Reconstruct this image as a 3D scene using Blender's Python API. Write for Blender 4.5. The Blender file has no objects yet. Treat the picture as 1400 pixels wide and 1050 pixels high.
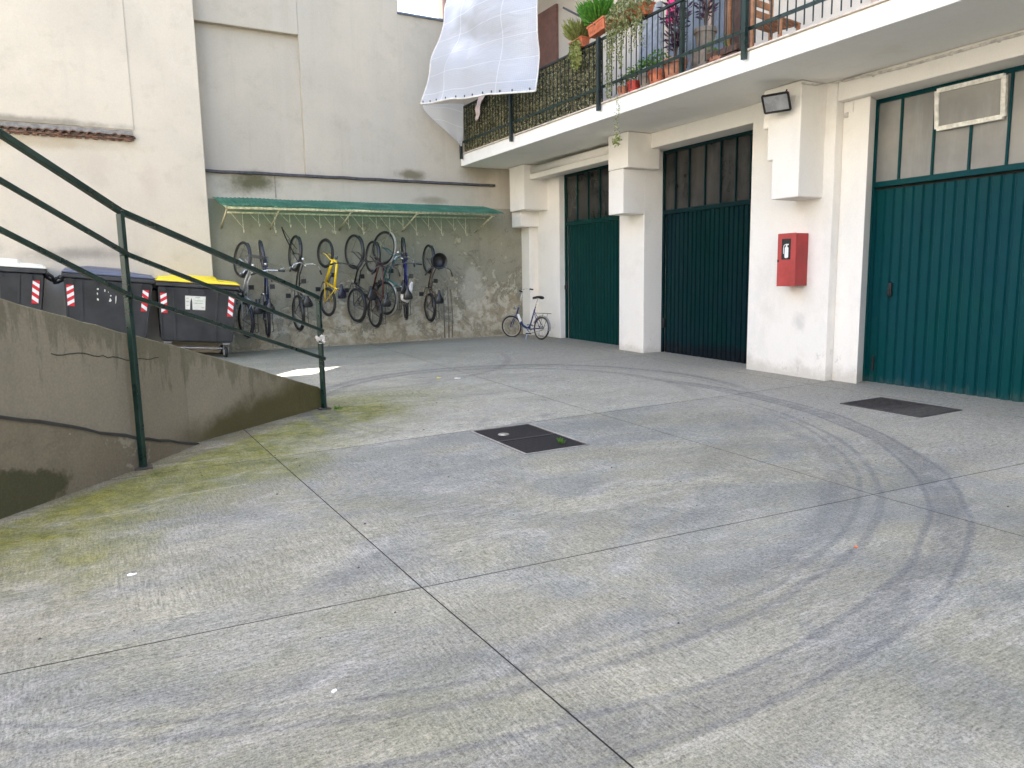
import bpy, bmesh, math, random
from mathutils import Vector, Matrix, noise as mnoise
R = math.radians
scene = bpy.context.scene
C = scene.collection

# ------------------------------------------------------------------ camera
cam_d = bpy.data.cameras.new('camera'); cam = bpy.data.objects.new('camera', cam_d); C.objects.link(cam)
cam_d.sensor_width = 36.0; cam_d.lens = 996.0 / 1400 * 36
cam_d.clip_start = 0.05; cam_d.clip_end = 2000
AX = Vector((0.87147226, -0.49011432, -0.01800126))     # camera right, in world
AY = -Vector((-0.08532739, -0.11537204, -0.98965071))   # camera up
AZ = -Vector((0.48296515, 0.86398914, -0.14236371))     # camera back
m = Matrix((AX, AY, AZ)).transposed().to_4x4(); m.translation = (0, 0, 1.5)
cam.matrix_world = m
scene.camera = cam

# ------------------------------------------------------------------ world, sun, exposure
SUN = Vector((3.6, 3.7, 7.8)).normalized()
w = bpy.data.worlds.new('World'); scene.world = w; w.use_nodes = True
nt = w.node_tree; nt.nodes.clear()
sky = nt.nodes.new('ShaderNodeTexSky'); sky.sky_type = 'NISHITA'; sky.sun_disc = False
sky.sun_elevation = math.asin(SUN.z); sky.sun_rotation = math.atan2(SUN.x, SUN.y)
sky.air_density = 1.0; sky.dust_density = 4.5; sky.ozone_density = 0.7
bg = nt.nodes.new('ShaderNodeBackground'); bg.inputs[1].default_value = 0.15
out = nt.nodes.new('ShaderNodeOutputWorld')
nt.links.new(sky.outputs[0], bg.inputs[0]); nt.links.new(bg.outputs[0], out.inputs[0])
sd = bpy.data.lights.new('sun', 'SUN'); sd.energy = 4.5; sd.angle = R(0.5); sd.color = (1.0, 0.95, 0.88)
so = bpy.data.objects.new('sun', sd); C.objects.link(so)
so.rotation_euler = SUN.to_track_quat('Z', 'Y').to_euler(); so.location = (20, 20, 40)
scene.view_settings.view_transform = 'Standard'; scene.view_settings.look = 'None'
scene.view_settings.exposure = 2.92; scene.view_settings.gamma = 1.0
scene.render.engine = 'CYCLES'
scene.cycles.use_denoising = True
scene.cycles.max_bounces = 10; scene.cycles.diffuse_bounces = 5; scene.cycles.transparent_max_bounces = 12
scene.cycles.caustics_reflective = False; scene.cycles.caustics_refractive = False

rnd = random.Random(7)

# ------------------------------------------------------------------ node material helper
class NM:
    def __init__(s, name):
        s.m = bpy.data.materials.new(name); s.m.use_nodes = True
        s.t = s.m.node_tree; s.t.nodes.clear()
        s.out = s.n('ShaderNodeOutputMaterial')
        s.bsdf = s.n('ShaderNodeBsdfPrincipled'); s.l(s.bsdf.outputs[0], s.out.inputs[0])
        s._p = None
    def n(s, t): return s.t.nodes.new(t)
    def l(s, a, b): s.t.links.new(a, b)
    def set(s, sock, v):
        if isinstance(v, bpy.types.NodeSocket): s.l(v, sock)
        else:
            if isinstance(v, (tuple, list)) and len(v) == 3 and sock.type == 'RGBA': v = (*v, 1)
            sock.default_value = v
    def pos(s):
        if s._p is None: s._p = s.n('ShaderNodeNewGeometry').outputs['Position']
        return s._p
    def obj(s): return s.n('ShaderNodeTexCoord').outputs['Object']
    def xyz(s, v=None):
        x = s.n('ShaderNodeSeparateXYZ'); s.l(v if v is not None else s.pos(), x.inputs[0]); return x.outputs
    def map(s, scale=(1, 1, 1), v=None, rot=(0, 0, 0), loc=(0, 0, 0)):
        x = s.n('ShaderNodeMapping'); s.l(v if v is not None else s.pos(), x.inputs[0])
        x.inputs['Scale'].default_value = scale; x.inputs['Rotation'].default_value = rot; x.inputs['Location'].default_value = loc
        return x.outputs[0]
    def noise(s, scale, detail=3, rough=0.55, v=None, dist=0.0):
        x = s.n('ShaderNodeTexNoise'); s.l(v if v is not None else s.pos(), x.inputs['Vector'])
        x.inputs['Scale'].default_value = scale; x.inputs['Detail'].default_value = detail
        x.inputs['Roughness'].default_value = rough; x.inputs['Distortion'].default_value = dist
        return x.outputs[0]
    def vor(s, scale, v=None, feature='F1'):
        x = s.n('ShaderNodeTexVoronoi'); x.feature = feature; s.l(v if v is not None else s.pos(), x.inputs['Vector'])
        x.inputs['Scale'].default_value = scale; return x.outputs[0]
    def mr(s, v, a, b, c=0.0, d=1.0, smooth=True):
        x = s.n('ShaderNodeMapRange'); x.interpolation_type = 'SMOOTHSTEP' if smooth else 'LINEAR'
        s.l(v, x.inputs[0])
        for i, q in enumerate((a, b, c, d)): x.inputs[i + 1].default_value = q
        return x.outputs[0]
    def math(s, op, a, b=0.0, c=None):
        x = s.n('ShaderNodeMath'); x.operation = op
        s.set(x.inputs[0], a); s.set(x.inputs[1], b)
        if c is not None: s.set(x.inputs[2], c)
        return x.outputs[0]
    def mix(s, f, a, b, mode='MIX'):
        x = s.n('ShaderNodeMix'); x.data_type = 'RGBA'; x.blend_type = mode
        s.set(x.inputs[0], f); s.set(x.inputs[6], a); s.set(x.inputs[7], b); return x.outputs[2]
    def bump(s, h, strength=0.3, dist=0.01, prev=None):
        x = s.n('ShaderNodeBump'); x.inputs['Strength'].default_value = strength; x.inputs['Distance'].default_value = dist
        s.l(h, x.inputs['Height'])
        if prev is not None: s.l(prev, x.inputs['Normal'])
        return x.outputs[0]
    def fin(s, col, rough=0.8, normal=None, metal=0.0, spec=0.5):
        b = s.bsdf; s.set(b.inputs['Base Color'], col); s.set(b.inputs['Roughness'], rough)
        b.inputs['Metallic'].default_value = metal; b.inputs['Specular IOR Level'].default_value = spec
        if normal is not None: s.l(normal, b.inputs['Normal'])
        return s.m

def simple(name, col, rough=0.5, metal=0.0, var=0.25, scale=12.0, spec=0.5, bump=0.0):
    s = NM(name); n = s.noise(scale, 4, 0.6)
    c = s.mix(s.mr(n, 0.3, 0.7), tuple(x * (1 - var) for x in col), tuple(min(1, x * (1 + var)) for x in col))
    nb = s.bump(s.noise(scale * 6, 3), bump, 0.003) if bump else None
    return s.fin(c, s.mr(n, 0.2, 0.8, max(0.05, rough - 0.1), min(1, rough + 0.12)), nb, metal, spec)

# ---- concrete yard
def mat_concrete():
    s = NM('yard_concrete'); X, Y, Z = s.xyz()
    blue = s.noise(0.95, 5, 0.62, v=s.map((0.7, 1.15, 1), rot=(0, 0, R(-20)), loc=(3.3, 8.1, 0)), dist=1.0)
    wash = s.noise(1.5, 7, 0.68, v=s.map((0.6, 1.2, 1), rot=(0, 0, R(-22))), dist=0.9)
    col = s.mix(s.mr(blue, 0.40, 0.62), (0.192, 0.185, 0.146), (0.166, 0.169, 0.154))
    # the far slabs are coloured paler to make up for weak light there
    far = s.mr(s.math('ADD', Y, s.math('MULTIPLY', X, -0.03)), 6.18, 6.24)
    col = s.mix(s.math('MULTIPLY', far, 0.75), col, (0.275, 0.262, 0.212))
    col = s.mix(s.mr(wash, 0.32, 0.70), s.mix(1.0, col, (0.80, 0.81, 0.81), 'MULTIPLY'), s.mix(1.0, col, (1.18, 1.18, 1.17), 'MULTIPLY'))
    # dark oily blotches, ragged
    n = s.noise(1.7, 8, 0.72, v=s.map((0.75, 1.3, 1), loc=(7, 3, 1), rot=(0, 0, R(-15))), dist=0.7)
    col = s.mix(s.math('MULTIPLY', s.mr(n, 0.54, 0.68), 0.42), col, (0.092, 0.096, 0.104))
    n = s.noise(4.5, 6, 0.7, v=s.map((0.5, 1.4, 1), loc=(1, 9, 4), rot=(0, 0, R(-25))), dist=0.8)
    col = s.mix(s.math('MULTIPLY', s.mr(n, 0.58, 0.70), 0.28), col, (0.095, 0.098, 0.100))
    # faint algae film, stronger to the left and to the near right
    lz = s.math('MAXIMUM', s.mr(X, 3.6, 0.6), s.math('MULTIPLY', s.mr(Y, 2.4, 1.2), 0.7))
    an = s.noise(1.25, 7, 0.72, v=s.map(loc=(1.5, 4.2, 0)), dist=0.7)
    col = s.mix(s.math('MULTIPLY', s.mr(an, 0.44, 0.64), s.math('MULTIPLY', lz, 0.42)), col, (0.118, 0.120, 0.078))
    # dry, cleaner strip along the garages, coloured paler and wider to offset weak light
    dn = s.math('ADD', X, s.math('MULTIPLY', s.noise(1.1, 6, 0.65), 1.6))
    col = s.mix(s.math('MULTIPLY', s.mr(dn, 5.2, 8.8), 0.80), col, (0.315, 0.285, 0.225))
    # damp strip at the back wall
    yn = s.math('ADD', Y, s.math('MULTIPLY', s.noise(0.9, 6, 0.65, v=s.map((0.5, 1.4, 1))), 3.0))
    col = s.mix(s.math('MULTIPLY', s.math('MULTIPLY', s.mr(yn, 12.8, 14.6), s.mr(X, 8.2, 3.5)), 0.42), col, (0.150, 0.155, 0.105))
    # moss along the parapet
    d = s.math('ADD', s.math('MULTIPLY', s.math('ADD', X, 0.68), 0.688), s.math('MULTIPLY', s.math('ADD', Y, -5.53), -0.726))
    mn = s.noise(1.3, 7, 0.68, dist=0.5)
    dd = s.math('ADD', d, s.math('MULTIPLY', s.math('ADD', mn, -0.5), 2.3))
    moss = s.math('MULTIPLY', s.mr(dd, 1.50, 0.35), s.mr(s.math('ADD', Y, s.math('MULTIPLY', X, 0.35)), 10.8, 8.8))
    mossc = s.mix(s.mr(s.noise(5, 6, 0.75), 0.35, 0.65), (0.062, 0.070, 0.006), (0.140, 0.138, 0.028))
    col = s.mix(s.math('MULTIPLY', moss, s.mr(s.noise(11, 6, 0.75), 0.30, 0.60, 0.68, 1.0)), col, mossc)
    bare = s.mr(s.math('ADD', d, s.math('MULTIPLY', s.noise(5, 4), -0.10)), 0.10, -0.04)
    bare = s.math('MULTIPLY', bare, s.mr(Y, 8.9, 8.0))
    col = s.mix(s.math('MULTIPLY', bare, 0.75), col, (0.13, 0.115, 0.085))
    # tyre marks: rubber swept round in arcs
    def arc(cx, cy, r, wd, amt, ylim=None, seed=0):
        dx = s.math('ADD', X, -cx); dy = s.math('ADD', Y, -cy)
        rr = s.math('SQRT', s.math('ADD', s.math('MULTIPLY', dx, dx), s.math('MULTIPLY', dy, dy)))
        rr = s.math('ADD', rr, s.math('MULTIPLY', s.math('ADD', s.noise(0.7, 2, v=s.map(loc=(seed, 0, 0))), -0.5), 0.12))
        k = s.mr(s.math('ABSOLUTE', s.math('ADD', rr, -r)), wd, wd * 0.2)
        k = s.math('MULTIPLY', k, s.mr(s.noise(1.3, 5, 0.7, v=s.map(loc=(seed, 5, 0))), 0.25, 0.50, 0.45, 1.0))
        k = s.math('MULTIPLY', k, s.mr(s.noise(26, 4, 0.75), 0.30, 0.62, 0.55, 1.0))
        if ylim: k = s.math('MULTIPLY', k, s.mr(Y, ylim[0], ylim[1]))
        return s.math('MULTIPLY', k, amt)
    for a in ((1.9, 6.7, 4.94, 0.14, 0.48, (8.4, 7.2), 0), (1.9, 6.7, 5.05, 0.035, 0.6, (8.2, 7.0), 1), (1.9, 6.7, 4.84, 0.03, 0.6, (8.2, 7.0), 2),
              (1.9, 6.7, 4.56, 0.04, 0.5, (7.0, 5.0), 3), (1.9, 6.7, 4.44, 0.03, 0.45, (6.4, 4.6), 4), (1.9, 6.7, 4.28, 0.12, 0.30, (5.6, 4.2), 6),
              (4.6, 7.7, 2.75, 0.12, 0.55, (5.8, 7.5), 9), (4.6, 7.7, 2.58, 0.03, 0.5, (5.8, 7.5), 10), (4.4, 7.9, 2.30, 0.12, 0.4, (5.8, 8.0), 12), (3.0, 12.5, 3.4, 0.10, 0.35, (12.5, 10.5), 20)):
        col = s.mix(arc(*a), col, (0.070, 0.073, 0.082))
    # whitish scuffs
    sc = s.noise(2.1, 8, 0.78, v=s.map((0.45, 1.4, 1), rot=(0, 0, R(-28)), loc=(2, 2, 2)), dist=1.2)
    col = s.mix(s.math('MULTIPLY', s.mr(sc, 0.50, 0.66), 0.42), col, (0.280, 0.274, 0.252))
    # aggregate speckle with a faint broomed grain
    broom = s.noise(1.0, 4, 0.75, v=s.map((100, 10, 30), rot=(0, 0, R(3))))
    broom2 = s.noise(1.0, 4, 0.75, v=s.map((13, 85, 30), rot=(0, 0, R(8))))
    bm = s.mix(s.mr(s.noise(0.6, 4, v=s.map(loc=(9, 9, 0))), 0.46, 0.56), broom, broom2)
    f = s.math('ADD', s.math('MULTIPLY', bm, 0.28), s.math('ADD', s.math('MULTIPLY', s.noise(48, 5, 0.9), 0.40), s.math('MULTIPLY', s.noise(110, 3, 0.9, v=s.map(loc=(4, 4, 4))), 0.32)))
    gain = s.mr(f, 0.41, 0.59, 0.38, 1.66, smooth=False); cc = s.n('ShaderNodeCombineXYZ')
    for i in range(3): s.l(gain, cc.inputs[i])
    col = s.mix(1.0, col, cc.outputs[0], 'MULTIPLY')
    pits = s.mr(s.noise(38, 2, 0.5), 0.69, 0.75)
    col = s.mix(s.math('MULTIPLY', pits, 0.6), col, (0.05, 0.05, 0.05))
    nb = s.bump(f, 0.9, 0.007); nb = s.bump(s.noise(3, 3), 0.25, 0.02, nb)
    return s.fin(col, s.mr(wash, 0.3, 0.7, 0.70, 0.9), nb, spec=0.35)

# ---- rendered walls
def mat_stucco(name, base, alt, dirt, patches=None, zfoot=None, streak=0.25, grain=0.15, moss=None, extra=None, bump=0.35):
    s = NM(name); X, Y, Z = s.xyz()
    n1 = s.noise(0.45, 4, 0.6, dist=0.4); n2 = s.noise(2.2, 5, 0.65)
    col = s.mix(s.mr(n1, 0.35, 0.65), base, alt)
    col = s.mix(s.math('MULTIPLY', s.mr(n2, 0.50, 0.75), 0.35), col, dirt)
    st = s.noise(1.0, 5, 0.65, v=s.map((5.5, 5.5, 0.35)))
    col = s.mix(s.math('MULTIPLY', s.mr(st, 0.52, 0.78), streak), col, dirt)
    if zfoot:
        zz = s.math('ADD', Z, s.math('MULTIPLY', s.noise(1.7, 5, 0.65), -zfoot[0]))
        col = s.mix(s.math('MULTIPLY', s.mr(zz, zfoot[1], zfoot[1] - zfoot[0] * 0.7), zfoot[2]), col, zfoot[3])
    if extra: col = extra(s, col, X, Y, Z)
    g = s.noise(55, 4, 0.7)
    gg = s.mr(g, 0.3, 0.7, 1 - grain, 1 + grain, smooth=False)
    cc = s.n('ShaderNodeCombineXYZ')
    for i in range(3): s.l(gg, cc.inputs[i])
    col = s.mix(1.0, col, cc.outputs[0], 'MULTIPLY')
    nb = s.bump(s.noise(45, 4, 0.7), bump, 0.004)
    nb = s.bump(s.noise(1.6, 4, 0.55), 0.5, 0.03, nb)
    return s.fin(col, 0.92, nb, spec=0.25)

def gauss_spot(s, X, Y, Z, cx, cz, rx, rz, edge=0.35, ax='X', ns=2.4):
    U = X if ax == 'X' else Y
    a = s.math('DIVIDE', s.math('ADD', U, -cx), rx); b = s.math('DIVIDE', s.math('ADD', Z, -cz), rz)
    r = s.math('SQRT', s.math('ADD', s.math('MULTIPLY', a, a), s.math('MULTIPLY', b, b)))
    r = s.math('ADD', r, s.math('MULTIPLY', s.math('ADD', s.noise(ns, 5, 0.7), -0.5), 1.3))
    return s.mr(r, 1.0, 1.0 - edge)

def left_extra(s, col, X, Y, Z):
    for cx, cz, rx, rz, a, c_ in ((-0.25, 2.06, 1.15, 0.16, 0.55, (0.16, 0.145, 0.125)), (-1.8, 2.15, 0.8, 0.15, 0.5, (0.16, 0.145, 0.125)), (-0.9, 4.19, 2.2, 0.10, 0.7, (0.17, 0.15, 0.115)),
                              (-0.9, 3.86, 2.2, 0.14, 0.45, (0.38, 0.28, 0.15)), (0.95, 3.3, 0.22, 0.5, 0.30, (0.47, 0.37, 0.30)), (0.15, 3.55, 0.4, 0.3, 0.22, (0.47, 0.38, 0.30))):
        col = s.mix(s.math('MULTIPLY', gauss_spot(s, X, Y, Z, cx, cz, rx, rz, 0.9, ns=3.0), a), col, c_)
    ns = s.mr(s.noise(1.1, 6, 0.7, dist=1.0), 0.58, 0.64)
    return s.mix(s.math('MULTIPLY', ns, 0.14), col, (0.70, 0.63, 0.52))

def back_upper_extra(s, col, X, Y, Z):
    k = gauss_spot(s, X, Y, Z, 2.70, 3.40, 0.80, 0.30, 0.8); col = s.mix(s.math('MULTIPLY', k, 0.9), col, (0.085, 0.080, 0.035))
    k = gauss_spot(s, X, Y, Z, 5.95, 3.72, 0.45, 0.16, 0.7); col = s.mix(s.math('MULTIPLY', k, 0.85), col, (0.13, 0.115, 0.065))
    k = gauss_spot(s, X, Y, Z, 7.6, 3.85, 0.7, 0.3, 0.8); col = s.mix(s.math('MULTIPLY', k, 0.5), col, (0.20, 0.17, 0.11))
    k = gauss_spot(s, X, Y, Z, 6.4, 3.2, 0.5, 0.12, 0.7); col = s.mix(s.math('MULTIPLY', k, 0.6), col, (0.19, 0.17, 0.11))
    # long pale runs down the upper wall
    v = s.noise(1.0, 3, 0.5, v=s.map((2.2, 2.2, 0.12), loc=(4, 0, 0)))
    return s.mix(s.math('MULTIPLY', s.mr(v, 0.52, 0.68), 0.35), col, (0.50, 0.46, 0.385))

def back_lower_extra(s, col, X, Y, Z):
    # damp plaster that has flaked off low on the wall
    side = s.mr(X, 3.4, 6.0)
    n = s.noise(2.1, 7, 0.72, dist=0.9); n2 = s.noise(5.5, 6, 0.7, dist=0.5)
    low = s.mr(Z, 2.35, 0.55)
    zone = s.math('MULTIPLY', s.math('ADD', s.math('MULTIPLY', low, 0.16), s.math('MULTIPLY', side, 0.055)), 1.0)
    f = s.math('ADD', n, zone)
    fl = s.mr(f, 0.655, 0.700); edge = s.math('MULTIPLY', s.mr(f, 0.625, 0.655), s.math('SUBTRACT', 1.0, fl))
    light = s.mix(s.mr(n2, 0.4, 0.6), (0.33, 0.27, 0.175), (0.55, 0.49, 0.375))
    col = s.mix(s.math('MULTIPLY', edge, 0.45), col, (0.10, 0.085, 0.055))
    col = s.mix(s.math('MULTIPLY', fl, 0.68), col, light)
    k2 = s.mr(s.math('ADD', n2, s.math('MULTIPLY', zone, 0.6)), 0.66, 0.70)
    col = s.mix(s.math('MULTIPLY', k2, 0.65), col, (0.50, 0.46, 0.37))
    k3 = gauss_spot(s, X, Y, Z, 7.35, 1.25, 0.35, 0.6, 0.4, ns=4); col = s.mix(s.math('MULTIPLY', k3, 0.5), col, (0.50, 0.47, 0.39))
    k4 = s.mr(s.noise(7, 6, 0.75, v=s.map(loc=(5, 5, 5)), dist=0.8), 0.66, 0.70)
    col = s.mix(s.math('MULTIPLY', s.math('MULTIPLY', k4, low), 0.6), col, (0.11, 0.10, 0.08))
    # greenish old limewash under the canopy, yellower low down
    col = s.mix(s.math('MULTIPLY', s.mr(s.math('ADD', Z, s.math('MULTIPLY', s.noise(1.1, 3), 0.8)), 0.9, 0.55), 0.4), col, (0.26, 0.21, 0.13))
    return col

def parapet_extra(s, col, X, Y, Z):
    top = s.math('ADD', s.math('MULTIPLY', X, -0.42), 1.2)          # the coping line falls to the right
    dt = s.math('SUBTRACT', top, Z)
    drip = s.noise(1.0, 6, 0.75, v=s.map((5.5, 5.5, 1.1)))
    dz = s.math('SUBTRACT', dt, s.math('MULTIPLY', s.mr(drip, 0.35, 0.75), 0.60))
    col = s.mix(s.math('MULTIPLY', s.mr(dz, 0.04, -0.16), 0.62), col, (0.115, 0.105, 0.065))
    foot = s.math('ADD', Z, s.math('MULTIPLY', s.noise(2.2, 5, 0.65), -0.45))
    foot = s.math('ADD', foot, s.math('MULTIPLY', s.mr(X, 0.5, 2.0), -0.22)); fm = s.math('MULTIPLY', s.mr(foot, 0.14, -0.10), s.mr(X, 0.2, 0.9))
    col = s.mix(s.math('MULTIPLY', fm, 0.9), col, (0.062, 0.052, 0.016))
    rx = s.math('MULTIPLY', s.mr(X, 1.2, 2.1), 0.7)
    col = s.mix(s.math('MULTIPLY', rx, s.mr(s.noise(3, 5, 0.7), 0.3, 0.6)), col, (0.105, 0.095, 0.035))
    return col

def footing_extra(s, col, X, Y, Z):
    n = s.noise(2.6, 6, 0.65, dist=0.8)
    k = s.mr(n, 0.50, 0.54); col = s.mix(s.math('MULTIPLY', k, 0.55), col, (0.15, 0.125, 0.085))
    k = s.mr(n, 0.60, 0.63); col = s.mix(s.math('MULTIPLY', k, 0.5), col, (0.31, 0.275, 0.21))
    k = gauss_spot(s, X, Y, Z, -0.75, 0.14, 0.45, 0.22, 0.2); col = s.mix(s.math('MULTIPLY', k, 0.85), col, (0.045, 0.045, 0.018))
    return col

def white_extra(s, col, X, Y, Z):
    z2 = s.math('ADD', Z, s.math('MULTIPLY', s.noise(3.5, 6, 0.7), -0.55))
    col = s.mix(s.math('MULTIPLY', s.mr(z2, 0.05, -0.18), 0.5), col, (0.42, 0.37, 0.29))
    k = gauss_spot(s, X, Y, Z, 6.95, 0.83, 0.16, 0.20, 0.9, ax='Y', ns=9); col = s.mix(s.math('MULTIPLY', k, 0.3), col, (0.33, 0.31, 0.29))
    gs = s.math('MULTIPLY', s.mr(s.noise(1.3, 6, 0.7, v=s.map((1, 1, 0.5), loc=(8, 8, 8))), 0.52, 0.68), 0.20); col = s.mix(gs, col, (0.58, 0.57, 0.55))
    hz = s.math('MULTIPLY', s.mr(s.noise(6, 6, 0.75, v=s.map((1, 1, 0.6))), 0.60, 0.66), s.mr(Z, 0.9, 0.2)); col = s.mix(s.math('MULTIPLY', hz, 0.45), col, (0.45, 0.42, 0.37))
    fl = s.mr(s.noise(9, 4, 0.6, v=s.map(loc=(3, 1, 2))), 0.735, 0.75)
    return s.mix(s.math('MULTIPLY', fl, 0.35), col, (0.45, 0.42, 0.37))

def fascia_extra(s, col, X, Y, Z):
    v = s.noise(1.0, 4, 0.6, v=s.map((6, 6, 0.6)))
    k = s.math('MULTIPLY', s.mr(v, 0.52, 0.70), s.mr(Z, 3.98, 4.16))
    return s.mix(s.math('MULTIPLY', k, 0.15), col, (0.66, 0.56, 0.40))

MT = {}
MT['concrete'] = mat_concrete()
MT['left_wall'] = mat_stucco('beige_render', (0.615, 0.54, 0.425), (0.555, 0.49, 0.39), (0.40, 0.345, 0.26), streak=0.15, grain=0.05, bump=0.2, extra=left_extra)
MT['back_upper'] = mat_stucco('grey_beige_render', (0.50, 0.445, 0.355), (0.445, 0.40, 0.325), (0.33, 0.295, 0.23), streak=0.3, grain=0.05, extra=back_upper_extra, bump=0.2)
MT['back_lower'] = mat_stucco('old_damp_render', (0.325, 0.300, 0.225), (0.275, 0.262, 0.20), (0.14, 0.13, 0.09), streak=0.3, grain=0.12, extra=back_lower_extra, bump=0.6)
MT['white'] = mat_stucco('white_painted_plaster', (0.84, 0.80, 0.73), (0.82, 0.785, 0.72), (0.70, 0.65, 0.56), streak=0.12, grain=0.03, extra=white_extra, bump=0.18)
MT['fascia'] = mat_stucco('white_balcony_paint', (0.88, 0.86, 0.81), (0.86, 0.84, 0.79), (0.76, 0.70, 0.60), streak=0.1, grain=0.03, extra=fascia_extra, bump=0.15)
MT['parapet'] = mat_stucco('stained_cement_render', (0.245, 0.210, 0.150), (0.200, 0.172, 0.122), (0.16, 0.140, 0.098), streak=0.12, grain=0.12, extra=parapet_extra, bump=0.5)
MT['footing'] = mat_stucco('patchy_cement_footing', (0.185, 0.155, 0.108), (0.140, 0.116, 0.080), (0.11, 0.092, 0.062), streak=0.3, grain=0.14, extra=footing_extra, bump=0.6)
MT['facade'] = mat_stucco('upper_facade_render', (0.66, 0.60, 0.51), (0.60, 0.55, 0.46), (0.45, 0.40, 0.32), streak=0.2, grain=0.05)
MT['bounce_pale'] = simple('bounce_block_pale_grey', (0.60, 0.58, 0.54), 0.9, var=0.06, scale=1.0)
MT['dark_joint_and_shade'] = simple('joint_grime_and_shade', (0.035, 0.033, 0.028), 0.95)  # joint dirt; also colours the footing's shadow strip and the door backing
MT['ledge'] = simple('dark_ledge', (0.060, 0.055, 0.060), 0.7, var=0.4)
MT['coping'] = simple('lead_coping', (0.10, 0.13, 0.17), 0.5)

def mat_greenpaint():
    s = NM('green_rail_paint'); n = s.noise(9, 4, 0.6)
    col = s.mix(s.mr(n, 0.35, 0.7), (0.003, 0.017, 0.012), (0.007, 0.028, 0.020))
    ch = s.mr(s.noise(28, 4, 0.7), 0.68, 0.71)
    col = s.mix(s.math('MULTIPLY', ch, 0.4), col, (0.05, 0.035, 0.02))
    return s.fin(col, s.mr(n, 0.3, 0.7, 0.24, 0.45), s.bump(s.noise(45, 3), 0.3, 0.003))
MT['green_rail'] = mat_greenpaint()
MT['dark_rail'] = simple('dark_green_iron', (0.012, 0.022, 0.020), 0.45, var=0.4)

def mat_door(name, c1, c2, chip=0.5, grime=0.0):
    s = NM(name); X, Y, Z = s.xyz()
    n = s.noise(0.8, 4, 0.6); v = s.noise(1.0, 4, 0.6, v=s.map((8, 8, 0.5)))
    col = s.mix(s.mr(n, 0.3, 0.7), c1, c2)
    col = s.mix(s.math('MULTIPLY', s.mr(v, 0.5, 0.75), 0.3), col, tuple(x * 0.55 for x in c1))
    zz = s.math('ADD', Z, s.math('MULTIPLY', s.noise(1, 5, 0.7, v=s.map((14, 14, 5))), -0.42))
    low = s.mr(zz, -0.08, -0.16)
    col = s.mix(s.math('MULTIPLY', low, chip), col, (0.22, 0.22, 0.17))
    if grime: 
        z3 = s.math('ADD', Z, s.math('MULTIPLY', s.noise(2.5, 5, 0.7), -0.5))
        col = s.mix(s.math('MULTIPLY', s.mr(z3, 0.12, -0.02), grime), col, (0.006, 0.008, 0.012))
    ch = s.mr(s.noise(16, 3, 0.6), 0.77, 0.79)
    col = s.mix(s.math('MULTIPLY', ch, 0.5), col, (0.28, 0.30, 0.27))
    return s.fin(col, s.mr(n, 0.3, 0.7, 0.34, 0.52), s.bump(s.noise(1, 3, v=s.map((6, 6, 1.5))), 0.15, 0.01), spec=0.14)
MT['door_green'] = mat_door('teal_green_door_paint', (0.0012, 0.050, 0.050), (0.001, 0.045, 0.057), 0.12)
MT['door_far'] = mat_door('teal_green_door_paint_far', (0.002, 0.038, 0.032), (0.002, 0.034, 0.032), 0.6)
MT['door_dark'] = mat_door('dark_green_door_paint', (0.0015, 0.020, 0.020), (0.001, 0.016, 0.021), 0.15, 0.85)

def mat_pane(name, c1, c2, rough, spec=0.5):
    s = NM(name); n = s.noise(1.3, 4, 0.6); v = s.noise(1, 4, 0.6, v=s.map((7, 7, 1.2)))
    col = s.mix(s.mr(n, 0.35, 0.65), c1, c2); col = s.mix(s.math('MULTIPLY', s.mr(v, 0.45, 0.8), 0.35), col, tuple(min(1, x * 1.8 + 0.02) for x in c2))
    return s.fin(col, s.mr(v, 0.3, 0.7, rough, rough + 0.15), spec=spec)
MT['pane_dark'] = mat_pane('dirty_dark_glass', (0.016, 0.016, 0.015), (0.040, 0.038, 0.034), 0.06)
MT['pane_frost'] = mat_pane('dusty_frosted_glass', (0.29, 0.28, 0.25), (0.22, 0.215, 0.20), 0.28)
MT['cream'] = simple('cream_paint', (0.72, 0.70, 0.62), 0.5, var=0.2, scale=15)
MT['rust'] = simple('rusty_cream_steel', (0.62, 0.55, 0.38), 0.7, var=0.3, scale=20)
MT['red'] = simple('red_cabinet_paint', (0.34, 0.028, 0.026), 0.45, var=0.18, scale=4)
MT['red2'] = simple('red_cabinet_door_paint', (0.40, 0.055, 0.048), 0.5, var=0.15, scale=5)
MT['black'] = simple('black_plastic', (0.018, 0.018, 0.018), 0.45)
MT['rubber'] = simple('rubber', (0.022, 0.022, 0.021), 0.75)
MT['white_paint'] = simple('white_print', (0.80, 0.80, 0.78), 0.5, var=0.05)
MT['chrome'] = simple('brushed_chrome', (0.62, 0.62, 0.60), 0.28, metal=1.0, var=0.2)
MT['gunmetal'] = simple('dark_worn_metal', (0.12, 0.115, 0.11), 0.4, metal=0.8)
MT['steel'] = simple('dull_steel', (0.30, 0.29, 0.27), 0.5, metal=0.7)
MT['iron'] = simple('rusted_cast_iron', (0.060, 0.050, 0.044), 0.75, metal=0.2, var=0.5, scale=25)
MT['iron_dark'] = simple('dark_cast_iron', (0.022, 0.021, 0.023), 0.6, metal=0.3, var=0.5, scale=25)
MT['dirt'] = simple('packed_dirt', (0.050, 0.044, 0.034), 0.95, var=0.5, scale=30, bump=0.4)
MT['tile'] = simple('weathered_roof_tile', (0.16, 0.085, 0.055), 0.85, var=0.6, scale=18)
MT['mortar'] = simple('grey_mortar', (0.20, 0.18, 0.15), 0.95, var=0.35, scale=10)
MT['terracotta'] = simple('terracotta_plastic', (0.50, 0.145, 0.065), 0.6, var=0.2)
MT['terra2'] = simple('worn_terracotta', (0.42, 0.18, 0.10), 0.8, var=0.3)
MT['redpot'] = simple('red_pot', (0.50, 0.05, 0.03), 0.5)
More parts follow.
